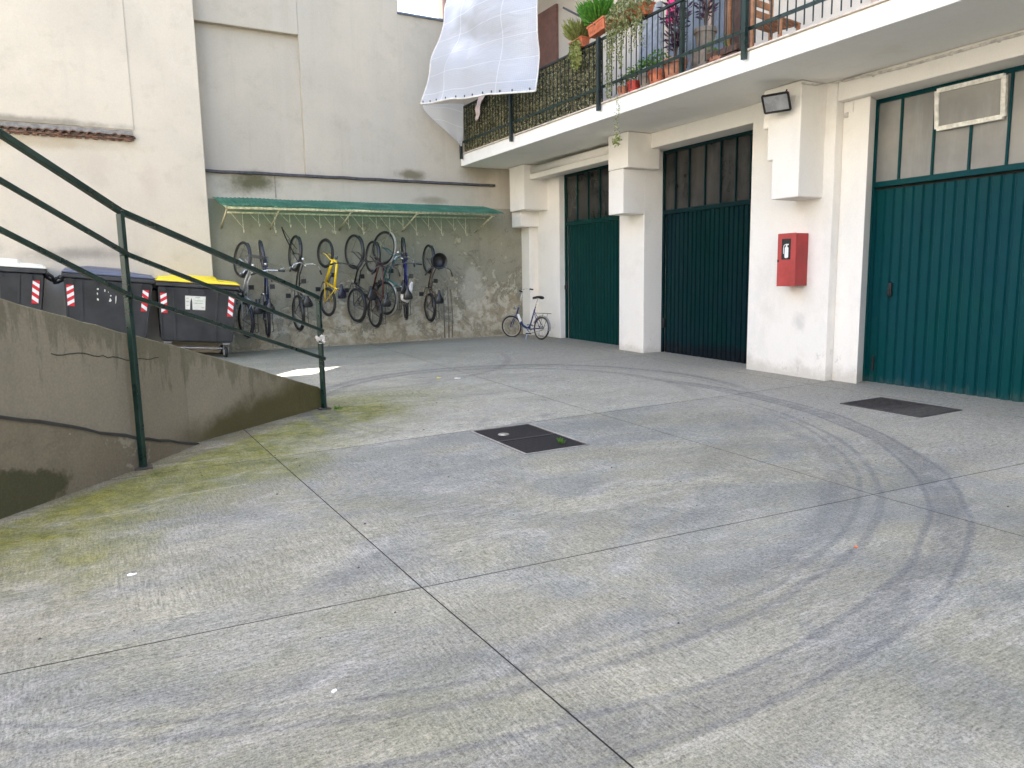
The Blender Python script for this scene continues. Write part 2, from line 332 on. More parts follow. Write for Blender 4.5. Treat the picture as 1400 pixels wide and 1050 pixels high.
MT['greypot'] = simple('grey_brown_pot', (0.22, 0.18, 0.14), 0.7)
MT['soil'] = simple('soil', (0.035, 0.025, 0.018), 0.95, var=0.4, scale=60)
MT['wood'] = simple('brown_wood', (0.33, 0.15, 0.065), 0.6, var=0.35, scale=9)
MT['darkwood'] = simple('dark_wood', (0.09, 0.045, 0.028), 0.6, var=0.35, scale=9)
MT['shutter'] = simple('brown_shutter', (0.20, 0.10, 0.075), 0.6, var=0.2)
MT['edge'] = simple('pale_stone_edge', (0.60, 0.52, 0.43), 0.7, var=0.2)
MT['palewood'] = simple('pale_pinkish_wood', (0.52, 0.38, 0.28), 0.6)
MT['blueglass'] = mat_pane('blue_grey_glass', (0.13, 0.16, 0.19), (0.22, 0.25, 0.29), 0.2)
MT['bluegrey'] = simple('blue_grey_paint', (0.30, 0.32, 0.35), 0.6)
MT['bin_body'] = simple('charcoal_bin_plastic', (0.030, 0.030, 0.030), 0.5, var=0.35, scale=3)
MT['bin_yellow'] = simple('yellow_lid_plastic', (0.80, 0.60, 0.010), 0.45, var=0.08, scale=3)
MT['bin_white'] = simple('cream_lid_plastic', (0.70, 0.68, 0.58), 0.5, var=0.08, scale=3)
MT['bin_grey'] = simple('blue_grey_lid_plastic', (0.085, 0.095, 0.135), 0.45, var=0.15, scale=3)
MT['bin_rust'] = simple('brown_lid_rim', (0.11, 0.035, 0.018), 0.6)
MT['sticker_red'] = simple('reflective_red', (0.66, 0.020, 0.030), 0.4, var=0.12)
MT['sticker_white'] = simple('reflective_white', (0.82, 0.82, 0.78), 0.4, var=0.06)
MT['paper'] = simple('weathered_paper_label', (0.74, 0.72, 0.62), 0.7, var=0.08)
MT['print'] = simple('faded_green_print', (0.42, 0.47, 0.33), 0.7)
MT['lamp_glass'] = mat_pane('lamp_glass', (0.20, 0.21, 0.22), (0.30, 0.31, 0.33), 0.2)
MT['pink'] = simple('magenta_cloth', (0.80, 0.05, 0.20), 0.8)
MT['whitecloth'] = simple('off_white_cloth', (0.70, 0.66, 0.60), 0.9, var=0.12)
MT['pinkcloth'] = simple('pale_pink_cloth', (0.70, 0.56, 0.53), 0.9, var=0.1)
MT['conduit'] = simple('white_conduit', (0.60, 0.57, 0.52), 0.5)

def mat_leaf(name, cols, trans=0.3):
    s = NM(name); oi = s.n('ShaderNodeTexNoise'); s.l(s.pos(), oi.inputs['Vector']); oi.inputs['Scale'].default_value = 23.0
    c = s.mix(s.mr(oi.outputs[0], 0.35, 0.65), cols[0], cols[1])
    if len(cols) > 2: c = s.mix(s.mr(s.noise(37, 1), 0.58, 0.66), c, cols[2])
    m = s.fin(c, 0.6, spec=0.3)
    tr = s.n('ShaderNodeBsdfTranslucent'); s.l(c, tr.inputs[0]); mx = s.n('ShaderNodeMixShader'); mx.inputs[0].default_value = trans
    s.l(s.bsdf.outputs[0], mx.inputs[1]); s.l(tr.outputs[0], mx.inputs[2]); s.l(mx.outputs[0], s.out.inputs[0])
    return m
MT['leaf'] = mat_leaf('green_leaf', ((0.06, 0.16, 0.02), (0.15, 0.30, 0.04)))
MT['grass'] = mat_leaf('fresh_green_leaf', ((0.06, 0.20, 0.03), (0.14, 0.34, 0.04)))
MT['ivy'] = mat_leaf('variegated_ivy_leaf', ((0.13, 0.17, 0.05), (0.34, 0.36, 0.17), (0.50, 0.44, 0.28)))
MT['dryleaf'] = mat_leaf('dry_yellow_green_leaf', ((0.20, 0.24, 0.05), (0.36, 0.36, 0.14)))
MT['purpleleaf'] = mat_leaf('dark_purple_leaf', ((0.045, 0.02, 0.045), (0.13, 0.075, 0.12)))
MT['screenleaf'] = mat_leaf('dry_screen_leaf', ((0.065, 0.075, 0.022), (0.27, 0.24, 0.13), (0.48, 0.42, 0.28)), 0.15)
MT['screendark'] = simple('screen_dark_backing', (0.028, 0.027, 0.018), 0.9, var=0.6, scale=40)

def mat_sheet():
    s = NM('reinforced_tarpaulin')
    uv = s.n('ShaderNodeUVMap').outputs[0]; U, V, _ = s.xyz(uv)
    def line(c, n, wd):
        f = s.math('FRACT', s.math('MULTIPLY', c, n)); return s.mr(s.math('ABSOLUTE', s.math('ADD', f, -0.5)), wd, wd * 0.5)
    fine = s.math('MAXIMUM', line(U, 90, 0.2), line(V, 110, 0.2))
    seam = s.math('MAXIMUM', line(U, 2, 0.010), line(V, 9, 0.020))
    body = s.math('MAXIMUM', s.math('MULTIPLY', fine, 0.35), seam)
    col = s.mix(body, (0.78, 0.80, 0.85), (0.86, 0.87, 0.90))
    m = s.fin(col, 0.28, s.bump(s.noise(3.0, 4, 0.6, v=s.map((0.6, 0.6, 1.5)), dist=0.8), 0.35, 0.08), spec=0.5)
    tl = s.n('ShaderNodeBsdfTranslucent'); s.l(col, tl.inputs[0])
    a = s.n('ShaderNodeMixShader'); a.inputs[0].default_value = 0.38; s.l(s.bsdf.outputs[0], a.inputs[1]); s.l(tl.outputs[0], a.inputs[2])
    tp = s.n('ShaderNodeBsdfTransparent'); b = s.n('ShaderNodeMixShader')
    s.l(s.mr(body, 0, 1, 0.72, 0.88), b.inputs[0]); s.l(tp.outputs[0], b.inputs[1]); s.l(a.outputs[0], b.inputs[2])
    s.l(b.outputs[0], s.out.inputs[0]); return m
MT['sheet'] = mat_sheet()

def mat_roofsheet():
    s = NM('green_corrugated_plastic'); n = s.noise(3, 4, 0.6)
    col = s.mix(s.mr(n, 0.4, 0.7), (0.10, 0.31, 0.24), (0.19, 0.42, 0.34))
    d = s.mr(s.noise(12, 4, 0.7), 0.60, 0.72); col = s.mix(s.math('MULTIPLY', d, 0.5), col, (0.11, 0.11, 0.06))
    s.fin(col, 0.45)
    tl = s.n('ShaderNodeBsdfTranslucent'); s.l(col, tl.inputs[0]); tp = s.n('ShaderNodeBsdfTransparent'); tp.inputs[0].default_value = (0.35, 0.85, 0.55, 1)
    a = s.n('ShaderNodeMixShader'); a.inputs[0].default_value = 0.62; s.l(s.bsdf.outputs[0], a.inputs[1]); s.l(tl.outputs[0], a.inputs[2])
    b = s.n('ShaderNodeMixShader'); b.inputs[0].default_value = 0.78; s.l(tp.outputs[0], b.inputs[1]); s.l(a.outputs[0], b.inputs[2])
    s.l(b.outputs[0], s.out.inputs[0]); return s.m
MT['roofsheet'] = mat_roofsheet()
def mat_mesh_grill():
    return simple('grille_wire', (0.10, 0.10, 0.10), 0.5)
MT['wire'] = mat_mesh_grill()

# ------------------------------------------------------------------ mesh builder
def ortho(d):
    d = d.normalized(); a = Vector((0, 0, 1)) if abs(d.z) < 0.9 else Vector((1, 0, 0))
    u = d.cross(a).normalized(); return u, d.cross(u).normalized()

class MB:
    def __init__(s): s.v = []; s.f = []; s.mi = []; s.uv = None
    def add(s, vs, fs, mi=0):
        b = len(s.v); s.v += [tuple(x) for x in vs]
        for f in fs: s.f.append(tuple(b + i for i in f)); s.mi.append(mi)
        return s
    def box(s, x0, x1, y0, y1, z0, z1, mi=0):
        vs = [(x, y, z) for z in (z0, z1) for y in (y0, y1) for x in (x0, x1)]
        return s.add(vs, [(0, 2, 3, 1), (4, 5, 7, 6), (0, 1, 5, 4), (2, 6, 7, 3), (0, 4, 6, 2), (1, 3, 7, 5)], mi)
    def cbox(s, c, sx, sy, sz, mi=0, M=None):
        vs = [Vector((c[0] + a * sx / 2, c[1] + b * sy / 2, c[2] + d * sz / 2)) for d in (-1, 1) for b in (-1, 1) for a in (-1, 1)]
        if M is not None: vs = [M @ v for v in vs]
        return s.add(vs, [(0, 2, 3, 1), (4, 5, 7, 6), (0, 1, 5, 4), (2, 6, 7, 3), (0, 4, 6, 2), (1, 3, 7, 5)], mi)
    def hexa(s, lo, hi, mi=0):      # two quads (4 points each, same winding)
        return s.add(list(lo) + list(hi), [(3, 2, 1, 0), (4, 5, 6, 7), (0, 1, 5, 4), (1, 2, 6, 5), (2, 3, 7, 6), (3, 0, 4, 7)], mi)
    def bar(s, a, b, wd, h, mi=0, up=(0, 0, 1)):     # rectangular bar from a to b
        a = Vector(a); b = Vector(b); d = (b - a).normalized(); up = Vector(up)
        if abs(d.dot(up)) > 0.98: up = Vector((0, 1, 0))
        sd = d.cross(up).normalized() * wd / 2; u = sd.cross(d).normalized() * h / 2
        return s.hexa([a - sd - u, a + sd - u, a + sd + u, a - sd + u], [b - sd - u, b + sd - u, b + sd + u, b - sd + u], mi)
    def tube(s, pts, r, n=8, mi=0, caps=True, r2=None):
        pts = [Vector(p) for p in pts]; rings = []; prev = None
        for i, p in enumerate(pts):
            d = (pts[min(i + 1, len(pts) - 1)] - pts[max(i - 1, 0)])
            if prev is None: u, v = ortho(d)
            else:
                dn = d.normalized(); u = (prev - dn * prev.dot(dn)).normalized(); v = dn.cross(u)
            prev = u; rr = r if r2 is None else r + (r2 - r) * i / (len(pts) - 1)
            rings.append([p + (u * math.cos(t) + v * math.sin(t)) * rr for t in [2 * math.pi * k / n for k in range(n)]])
        fs = []
        for i in range(len(rings) - 1):
            for k in range(n): fs.append((i * n + k, i * n + (k + 1) % n, (i + 1) * n + (k + 1) % n, (i + 1) * n + k))
        if caps: fs.append(tuple(range(n))[::-1]); fs.append(tuple((len(rings) - 1) * n + k for k in range(n)))
        return s.add([q for g in rings for q in g], fs, mi)
    def torus(s, c, R_, r, axis='y', n=24, k=6, mi=0, squash=1.0):
        vs = []
        for i in range(n):
            a = 2 * math.pi * i / n
            for j in range(k):
                b = 2 * math.pi * j / k; rr = R_ + r * math.cos(b); h = r * squash * math.sin(b)
                if axis == 'y': p = (rr * math.cos(a), h, rr * math.sin(a))
                elif axis == 'x': p = (h, rr * math.cos(a), rr * math.sin(a))
                else: p = (rr * math.cos(a), rr * math.sin(a), h)
                vs.append((c[0] + p[0], c[1] + p[1], c[2] + p[2]))
        fs = [(i * k + j, i * k + (j + 1) % k, ((i + 1) % n) * k + (j + 1) % k, ((i + 1) % n) * k + j) for i in range(n) for j in range(k)]
        return s.add(vs, fs, mi)
    def lathe(s, prof, c=(0, 0, 0), n=20, mi=0):    # profile of (r, z)
        vs = [(c[0] + r * math.cos(2 * math.pi * i / n), c[1] + r * math.sin(2 * math.pi * i / n), c[2] + z) for r, z in prof for i in range(n)]
        fs = [(j * n + i, j * n + (i + 1) % n, (j + 1) * n + (i + 1) % n, (j + 1) * n + i) for j in range(len(prof) - 1) for i in range(n)]
        return s.add(vs, fs, mi)
    def leaf(s, c, size, rg, mi=0, aspect=0.5, droop=None):
        a = Vector((rg.gauss(0, 1), rg.gauss(0, 1), rg.gauss(0, 1))).normalized() if droop is None else Vector(droop).normalized()
        u, v = ortho(a); t = rg.random() * 6.28; sd = (u * math.cos(t) + v * math.sin(t)) * size * aspect
        c = Vector(c); n = a.cross(sd).normalized() * size * 0.12
        s.add([c - a * size / 2, c + sd / 2 + n, c + a * size / 2, c - sd / 2 + n], [(0, 1, 2), (0, 2, 3)], mi)
    def xf(s, M): s.v = [tuple(M @ Vector(p)) for p in s.v]; return s
    def mesh(s, name, mats, smooth=False):
        me = bpy.data.meshes.new(name); me.from_pydata(s.v, [], s.f)
        for mm in mats: me.materials.append(mm)
        me.polygons.foreach_set('material_index', s.mi)
        if smooth: me.polygons.foreach_set('use_smooth', [True] * len(s.f))
        me.update(); return me
    def build(s, name, mats, parent=None, smooth=False, bevel=0, loc=None):
        if not isinstance(mats, (list, tuple)): mats = [mats]
        o = bpy.data.objects.new(name, s.mesh(name, mats, smooth)); C.objects.link(o)
        if parent is not None: o.parent = parent
        if loc is not None: o.location = loc
        if bevel:
            b = o.modifiers.new('bevel', 'BEVEL'); b.width = bevel; b.segments = 2; b.limit_method = 'ANGLE'; b.angle_limit = R(40)
        return o

def tag(o, label=None, cat=None, group=None, kind=None):
    if label: o['label'] = label
    if cat: o['category'] = cat
    if group: o['group'] = group
    if kind: o['kind'] = kind
    return o
def thing(name, label, cat, loc=(0, 0, 0), rz=0, group=None):
    o = bpy.data.objects.new(name, None); C.objects.link(o); o.location = loc; o.rotation_euler = (0, 0, rz)
    o.empty_display_size = 0.1
    return tag(o, label, cat, group)
def inst(name, me, parent=None, loc=(0, 0, 0), rot=(0, 0, 0), scale=None):
    o = bpy.data.objects.new(name, me); C.objects.link(o); o.parent = parent; o.location = loc; o.rotation_euler = rot
    if scale: o.scale = scale
    return o
def BX(name, mat, parent, x0, x1, y0, y1, z0, z1, bevel=0):
    return MB().box(x0, x1, y0, y1, z0, z1).build(name, mat, parent, bevel=bevel)

def prism(name, mat, parent, poly, a, b, axis='z', bevel=0):
    # poly in the plane across the axis; axis z: (x, y), axis x: (y, z)
    f = (lambda p, t: (p[0], p[1], t)) if axis == 'z' else (lambda p, t: (t, p[0], p[1]))
    n = len(poly); m_ = MB()
    m_.add([f(p, a) for p in poly] + [f(p, b) for p in poly], [tuple(range(n))[::-1], tuple(range(n, 2 * n))] + [(i, (i + 1) % n, n + (i + 1) % n, n + i) for i in range(n)])
    o = m_.build(name, mat, parent, bevel=bevel)
    bm = bmesh.new(); bm.from_mesh(o.data); bmesh.ops.recalc_face_normals(bm, faces=bm.faces); bm.to_mesh(o.data); bm.free()
    return o

def g(y):
    if y < 3.1: return 0.0
    if y < 6.4: return 0.048 * (y - 3.1) / 3.3
    return 0.048 + 0.02 * (y - 6.4)

# ------------------------------------------------------------------ ground: cast slabs over a dark base
BX('ground', MT['dark_joint_and_shade'], None, -60, 60, -60, 60, -0.9, -0.06)['kind'] = 'structure'
yard = thing('yard_paving', None, None); yard['kind'] = 'structure'
cols = [(-9, -9), (-2.25, -2.2), (1.30, 1.06), (4.46, 4.70), (8.05, 8.20), (14, 14)]   # x at y=2 and at y=10
rows = [-6.0, -0.2, None, None, 10.25, 16.0]
def jx(i, y): a, b = cols[i]; return a + (b - a) * (y - 2) / 8.0
def jy(j, x):
    if j == 2: return 3.29 - 0.064 * x
    if j == 3: return 6.28 + 0.028 * (x - 3)
    if j == 4: return 9.75 + 0.075 * (x - 4)
    return rows[j]
def corner(i, j):
    x = cols[i][0]
    for _ in range(4): y = jy(j, x); x = jx(i, y)
    return x, y
HOLES = {(2, 2): (3.03, 3.68, 5.20, 6.26), (3, 2): (7.24, 7.98, 4.37, 5.30)}
def subdiv_slab(name, cs, hole):
    b = MB(); gp = 0.0036
    cx = sum(c[0] for c in cs) / 4; cy = sum(c[1] for c in cs) / 4
    q = []
    for x, y in cs: q.append((x + (gp if x < cx else -gp), y + (gp if y < cy else -gp)))
    top = [Vector((x, y, g(y))) for x, y in q]; bot = [v - Vector((0, 0, 0.1)) for v in top]
    if hole is None:
        b.add(top, [(0, 1, 2, 3)])
    else:
        x0, x1, y0, y1 = hole; h = [Vector((x, y, g(y))) for x, y in ((x0, y0), (x1, y0), (x1, y1), (x0, y1))]
        b.add(top + h, [(0, 1, 5, 4), (1, 2, 6, 5), (2, 3, 7, 6), (3, 0, 4, 7)])
        hb = [v - Vector((0, 0, 0.1)) for v in h]
        b.add(h + hb, [(1, 0, 4, 5), (2, 1, 5, 6), (3, 2, 6, 7), (0, 3, 7, 4)])
    b.add(top + bot, [(0, 4, 5, 1), (1, 5, 6, 2), (2, 6, 7, 3), (3, 7, 4, 0)], 1)
    return b.build(name, [MT['concrete'], MT['dark_joint_and_shade']], yard)
for i in range(5):
    for j in range(5):
        cs = [corner(i, j), corner(i + 1, j), corner(i + 1, j + 1), corner(i, j + 1)]
        subdiv_slab('concrete_slab', cs, HOLES.get((i, j)))

# grates
def grate(name, label, x0, x1, y0, y1, m1, dirty, ry):
    t = thing(name, label, 'drain grate'); z = lambda y: g(y) + 0.002
    BX('pit_floor', MT['dirt'] if dirty else MT['dark_joint_and_shade'], t, x0, x1, y0, y1, g(y0) - 0.05 + (0.034 if dirty else 0), g(y0) - 0.03 + (0.034 if dirty else 0))
    f = MB(); w_ = 0.028
    for a, b in (((x0, y0), (x1, y0)), ((x0, y1), (x1, y1)), ((x0, y0), (x0, y1)), ((x1, y0), (x1, y1))):
        f.bar((a[0], a[1], z(a[1]) - 0.01), (b[0], b[1], z(b[1]) - 0.01), w_, 0.024)
    f.build('frame', MT['steel'] if not dirty else m1, t)
    b = MB(); n = int((y1 - y0) / 0.032)
    for k in range(1, n):
        y = y0 + (y1 - y0) * k / n; b.bar((x0 + 0.01, y, z(y) - 0.013), (x1 - 0.01, y, z(y) - 0.013), 0.015, 0.022)
    for k in range(1, 6):
        x = x0 + (x1 - x0) * k / 6; b.bar((x, y0 + 0.01, z(y0) - 0.018), (x, y1 - 0.01, z(y1) - 0.018), 0.012, 0.018)
    b.build('bars', m1, t)
    ym = (y0 + y1) / 2
    p = MB(); p.box(x0 + 0.012, x1 - 0.012, ym - 0.02, ym + 0.02, z(ym) - 0.02, z(ym) + 0.001); p.build('crossbar', m1, t)
    if not dirty:
        d = MB(); d.lathe([(0.0, 0.006), (0.05, 0.005), (0.055, 0.0)], (x0 + 0.20, y1 - 0.30, z(y1 - 0.3)), 14); d.build('maker_plate', MT['steel'], t, smooth=True)
    return t
grate('drain_grate', 'dark cast iron drain grate in the middle of the yard with a weed in it', 3.03, 3.68, 5.20, 6.26, MT['iron_dark'], False, 0)
grate('drain_grate', 'brown rusty drain grate clogged with dirt in front of the right garage door', 7.24, 7.98, 4.37, 5.30, MT['iron'], True, 0)

def tuft(name, label, loc, n, h, mat, spread, rg):
    b = MB()
    for k in range(n):
        a = rg.random() * 6.28; r = rg.random() * spread; hh = h * (0.4 + 0.6 * rg.random())
        p0 = Vector((math.cos(a) * r * 0.3, math.sin(a) * r * 0.3, 0)); p1 = Vector((math.cos(a) * r, math.sin(a) * r, hh))
        b.leaf((p0 + p1) / 2, (p1 - p0).length, rg, 0, 0.35, droop=(p1 - p0)); b.leaf(p1, 0.018, rg, 0, 0.7)
    o = b.build(name, mat, None, loc=loc); tag(o, label, 'weed'); return o
tuft('weed', 'small green weed growing out of the middle drain grate', (3.50, 5.36, g(5.36)), 26, 0.05, MT['leaf'], 0.05, rnd)
tuft('weed', 'tiny weed tuft at the foot of the lower railing post', (2.24, 8.05, g(8.05)), 14, 0.035, MT['leaf'], 0.06, rnd)

# ------------------------------------------------------------------ ramp behind the parapet
def rampz(x, y): return g(y) + 0.006 + 0.11 * max(0.0, 1.9 - x)
b = MB(); nx, ny = 12, 8; xs = [-9 + (2.05 + 9) * i / nx for i in range(nx + 1)]
def ylo(x): return 8.4 + (x - 2.19) * 0.766 if x > 0.65 else (7.25 + (x - 0.65) * 1.2)
vs = [];
for i, x in enumerate(xs):
    lo = ylo(x) + 0.05
    for j in range(ny + 1):
        y = lo + (14.75 - lo) * j / ny; vs.append((x, y, rampz(x, y) if y > -50 else 0))
fs = [(i * (ny + 1) + j, (i + 1) * (ny + 1) + j, (i + 1) * (ny + 1) + j + 1, i * (ny + 1) + j + 1) for i in range(nx) for j in range(ny)]
b.add(vs, fs)
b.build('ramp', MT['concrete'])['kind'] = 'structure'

# ------------------------------------------------------------------ parapet wall
par = thing('parapet_wall', 'sloping grey cement parapet with moss stains and a patched footing', 'parapet')
line = [(-5.2, 0.6), (-2.6, 3.42), (-1.5, 4.63), (-0.72, 5.58), (0.13, 6.50), (0.61, 7.11), (1.2, 7.56), (2.17, 8.29)]
def offs(l, d):
    out_ = []
    for i, p in enumerate(l):
        a = Vector(l[max(i - 1, 0)]); b_ = Vector(l[min(i + 1, len(l) - 1)]); t_ = (b_ - a).normalized(); n_ = Vector((-t_.y, t_.x))
        out_.append((p[0] + n_.x * d, p[1] + n_.y * d))
    return out_
def strip(l, d, topf, botz=-0.15, jag=0.0):
    # resample
    L = []
    for i in range(len(l) - 1):
        n = max(1, int((Vector(l[i + 1]) - Vector(l[i])).length / 0.12))
        for k in range(n): t_ = k / n; L.append((l[i][0] * (1 - t_) + l[i + 1][0] * t_, l[i][1] * (1 - t_) + l[i + 1][1] * t_))
    L.append(l[-1]); O = offs(L, d); vs = []
    for p, q in zip(L, O):
        z = topf(p[0]) + (mnoise.noise(Vector((p[0] * 7, p[1] * 7, 3))) * jag)
        vs += [(p[0], p[1], botz), (p[0], p[1], z), (q[0], q[1], z + 0.004), (q[0], q[1], botz)]
    n = len(L); fs = []
    for i in range(n - 1):
        for k in range(3): fs.append((i * 4 + k, (i + 1) * 4 + k, (i + 1) * 4 + k + 1, i * 4 + k + 1)[::-1])
    fs += [(0, 1, 2, 3)[::-1], tuple((n - 1) * 4 + k for k in range(4))]
    return vs, fs
b = MB(); b.add(*strip(line, 0.20, lambda x: min(2.6, 1.2 - 0.42 * x) if x < 2.08 else 0.33 - (x - 2.08) * 0.9, jag=0.012))
b.build('parapet', MT['parapet'], par, bevel=0.008)
line2 = [(-5.2, 0.6), (-2.6, 3.42), (-1.5, 4.63), (-0.72, 5.58), (0.13, 6.50), (0.61, 7.11), (0.64, 7.135)]
O2 = offs(line2, -0.055)
b = MB(); b.add(*strip(O2, 0.06, lambda x: min(1.6, 0.39 - 0.49 * x), jag=0.03))
b.build('footing', MT['footing'], par, bevel=0.006)
b = MB(); b.add(*strip(offs(line2, -0.062), 0.012, lambda x: min(1.6, 0.394 - 0.49 * x), botz=-0.15, jag=0.03)); b.v = [(v[0], v[1], v[2] if v[2] > -0.1 else v[2]) for v in b.v]
for i in range(0, len(b.v), 4):
    for q in (0, 3): b.v[i + q] = (b.v[i + q][0], b.v[i + q][1], b.v[i + 1][2] - 0.022 - 0.012 * mnoise.noise(Vector((i * 0.7, 1, 1))))
b.build('edge_shadow_line', MT['dark_joint_and_shade'], par)  # dark strip standing in for the shadow line along the footing top
# crack as a real groove edge: thin dark lip
b = MB(); pts = []
for k in range(24):
    x = -0.33 + 0.72 * k / 23; y = None
    # stay on the wall face
    for i in range(len(line) - 1):
        if line[i][0] <= x <= line[i + 1][0]:
            t_ = (x - line[i][0]) / (line[i + 1][0] - line[i][0]); y = line[i][1] * (1 - t_) + line[i + 1][1] * t_
    pts.append((x + 0.001, y - 0.001, 1.045 - 0.18 * (x + 0.33) + 0.03 * mnoise.noise(Vector((x * 9, 0, 0))) - (0.03 if x > 0 else 0)))
b.tube(pts, 0.0035, 4); b.build('crack', MT['dark_joint_and_shade'], par)

# ------------------------------------------------------------------ railing on the parapet
rail = thing('handrail', 'green painted steel handrail with three sloping bars beside the parapet', 'railing', (0, 0, 0))
P1 = Vector((0.19, 6.44, 0)); P2 = Vector((2.11, 8.15, 0)); P0 = P1 + (Vector((-0.46, 5.77, 0)) - Vector((0.21, 6.5, 0))).normalized() * 6.4
def post(p, z0, z1):
    b = MB(); b.bar((p.x, p.y, z0), (p.x, p.y, z1), 0.050, 0.040, up=(P2 - P1).normalized()); return b.build('post', MT['green_rail'], rail, bevel=0.004)
post(P1, g(6.44), 2.05); post(P2, g(8.15), 1.32)
for p, zz in ((P1, g(6.44)), (P2, g(8.15))):
    b = MB(); b.cbox((p.x, p.y, zz + 0.006), 0.13, 0.13, 0.012, M=None); b.build('base_plate', MT['iron'], rail)
for z1, z2, th in ((2.07, 1.335, 0.044), (1.74, 0.965, 0.034), (1.42, 0.655, 0.034)):
    off = 0.0 if th > 0.04 else 0.0
    b = MB(); dy = Vector((0.03, -0.03, 0)) if th < 0.04 else Vector((0, 0, 0))
    a_ = P1 + dy; c_ = P2 + dy
    b.bar((a_.x, a_.y, z1), (c_.x, c_.y, z2), 0.03 if th < .04 else 0.045, th); b.build('rail', MT['green_rail'], rail, bevel=0.003)
    b = MB(); e_ = P0 + dy
    b.bar((e_.x, e_.y, z1 + 0.41 / 0.99 * 6.4), (a_.x, a_.y, z1), 0.03 if th < .04 else 0.045, th); b.build('rail', MT['green_rail'], rail, bevel=0.003)
for p_, zs_ in ((P1, (2.07, 1.74, 1.42)), (P2, (0.965, 0.655))):
    for z_ in zs_:
        b = MB(); b.torus((p_.x, p_.y, z_), 0.024, 0.007, 'z', 10, 5); b.build('weld', MT['green_rail'], rail, smooth=True)
# rag
b = MB()
for k in range(40):
    a = rnd.random() * 6.28; b.leaf((math.cos(a) * 0.035, math.sin(a) * 0.035, rnd.uniform(-0.02, 0.02) - (0.06 * rnd.random() if k % 2 else 0)), 0.06, rnd, 0, 0.6)
tag(b.build('rag', MT['whitecloth'], None, loc=(P2.x, P2.y, 0.90)), 'white rag tied round the lower post of the green handrail', 'rag')

# ------------------------------------------------------------------ left building
lb = thing('left_building', 'beige rendered building wall behind the waste bins with a short tile course', 'building')
LX = 1.86
BX('wall', MT['left_wall'], lb, -16, LX, 14.55, 18, -0.1, 9.6, 0.012)
BX('raised_render', MT['left_wall'], lb, -16, 0.76, 14.534, 14.549, 4.16, 9.5, 0.006)
tl = MB()   # half-round tile end, axis along y
n = 8
for k in range(n + 1):
    a = math.pi * k / n
    for r in (0.062, 0.047):
        for y in (0, -0.085): tl.v.append((r * math.cos(a), y, r * math.sin(a) * 0.9))
for k in range(n):
    i = k * 4; j = i + 4
    for q in ((i, i + 1, j + 1, j), (i + 2, j + 2, j + 3, i + 3), (i + 1, i + 3, j + 3, j + 1)): tl.f.append(q); tl.mi.append(0)
tm = tl.mesh('roof_tile', [MT['tile']])
x = 0.71; k = 0
while x > -3.4:
    inst('roof_tile', tm, lb, (x, 14.545 + rnd.uniform(-0.006, 0.006), 4.015 + rnd.uniform(-0.008, 0.008)), (rnd.uniform(-.04, .04), rnd.uniform(-.12, .12), rnd.uniform(-.06, .06)),
         (rnd.uniform(0.9, 1.05), rnd.uniform(0.95, 1.4), rnd.uniform(0.9, 1.3)))
    x -= 0.122; k += 1
b = MB(); nseg = 60
for i in range(nseg + 1):
    x = -3.4 + 4.13 * i / nseg; j_ = mnoise.noise(Vector((x * 6, 1, 1))) * 0.012
    b.v += [(x, 14.545, 4.145 + j_), (x, 14.485, 4.075 + j_), (x, 14.475, 4.055), (x, 14.545, 4.055)]
for i in range(nseg):
    for q in range(4): b.f.append((i * 4 + q, i * 4 + (q + 1) % 4, i * 4 + 4 + (q + 1) % 4, i * 4 + 4 + q)); b.mi.append(0)
b.build('mortar_bed', MT['mortar'], lb)
b = MB(); b.box(-3.4, 0.745, 14.47, 14.545, 3.985, 4.012); b.build('drip_course', MT['tile'], lb, bevel=0.006)
x = 0.65
sm = MB().box(-0.05, 0.05, -0.06, 0, -0.012, 0.012).mesh('brick_end', [MT['tile']])
while x > -3.4:
    inst('brick', sm, lb, (x, 14.545, 3.972), (0, rnd.uniform(-.1, .1), rnd.uniform(-.05, .05)), (rnd.uniform(.6, 1), rnd.uniform(.7, 1.2), 1)); x -= 0.122

# ------------------------------------------------------------------ back wall
bw = thing('courtyard_wall', 'tall back wall of the courtyard, smooth above and flaking damp plaster below', 'wall')
YB = 14.85
BX('lower_wall', MT['back_lower'], bw, 1.5, 9.4, YB, YB + 0.45, -0.1, 3.085)
BX('band_wall', MT['back_upper'], bw, 1.5, 9.4, YB + 0.003, YB + 0.45, 3.085, 3.57)
BX('recessed_wall', MT['back_upper'], bw, 1.5, 3.755, YB + 0.14, YB + 0.45, 3.57, 6.215)
BX('upper_wall', MT['back_upper'], bw, 1.5, 3.755, YB + 0.015, YB + 0.45, 6.215, 21, 0.015)
BX('upper_wall', MT['back_upper'], bw, 3.755, 5.80, YB + 0.015, YB + 0.45, 3.57, 21)
BX('upper_wall', MT['back_upper'], bw, 5.80, 6.90, YB + 0.015, YB + 0.20, 3.57, 6.90)
BX('upper_wall', MT['back_upper'], bw, 5.80, 6.90, YB + 0.015, YB + 0.20, 8.75, 21)
BX('upper_wall', MT['back_upper'], bw, 6.90, 9.4, YB + 0.015, YB + 0.45, 3.57, 21)
b = MB(); b.box(5.78, 6.9, YB - 0.03, YB + 0.25, 6.90, 6.94); b.build('metal_coping', MT['coping'], bw)
b = MB(); b.box(6.84, 6.9, YB - 0.02, YB + 0.10, 6.94, 8.75); b.build('window_jamb', MT['shutter'], bw)
b = MB(); seg = 40
for i in range(seg + 1):
    x = 1.87 + (7.93 - 1.87) * i / seg; j_ = mnoise.noise(Vector((x * 3, 7, 1))) * 0.010
    b.v += [(x, YB + 0.01, 3.555 + j_), (x, YB - 0.07, 3.56 + j_), (x, YB - 0.07, 3.605 + j_), (x, YB + 0.10, 3.625 + j_)]
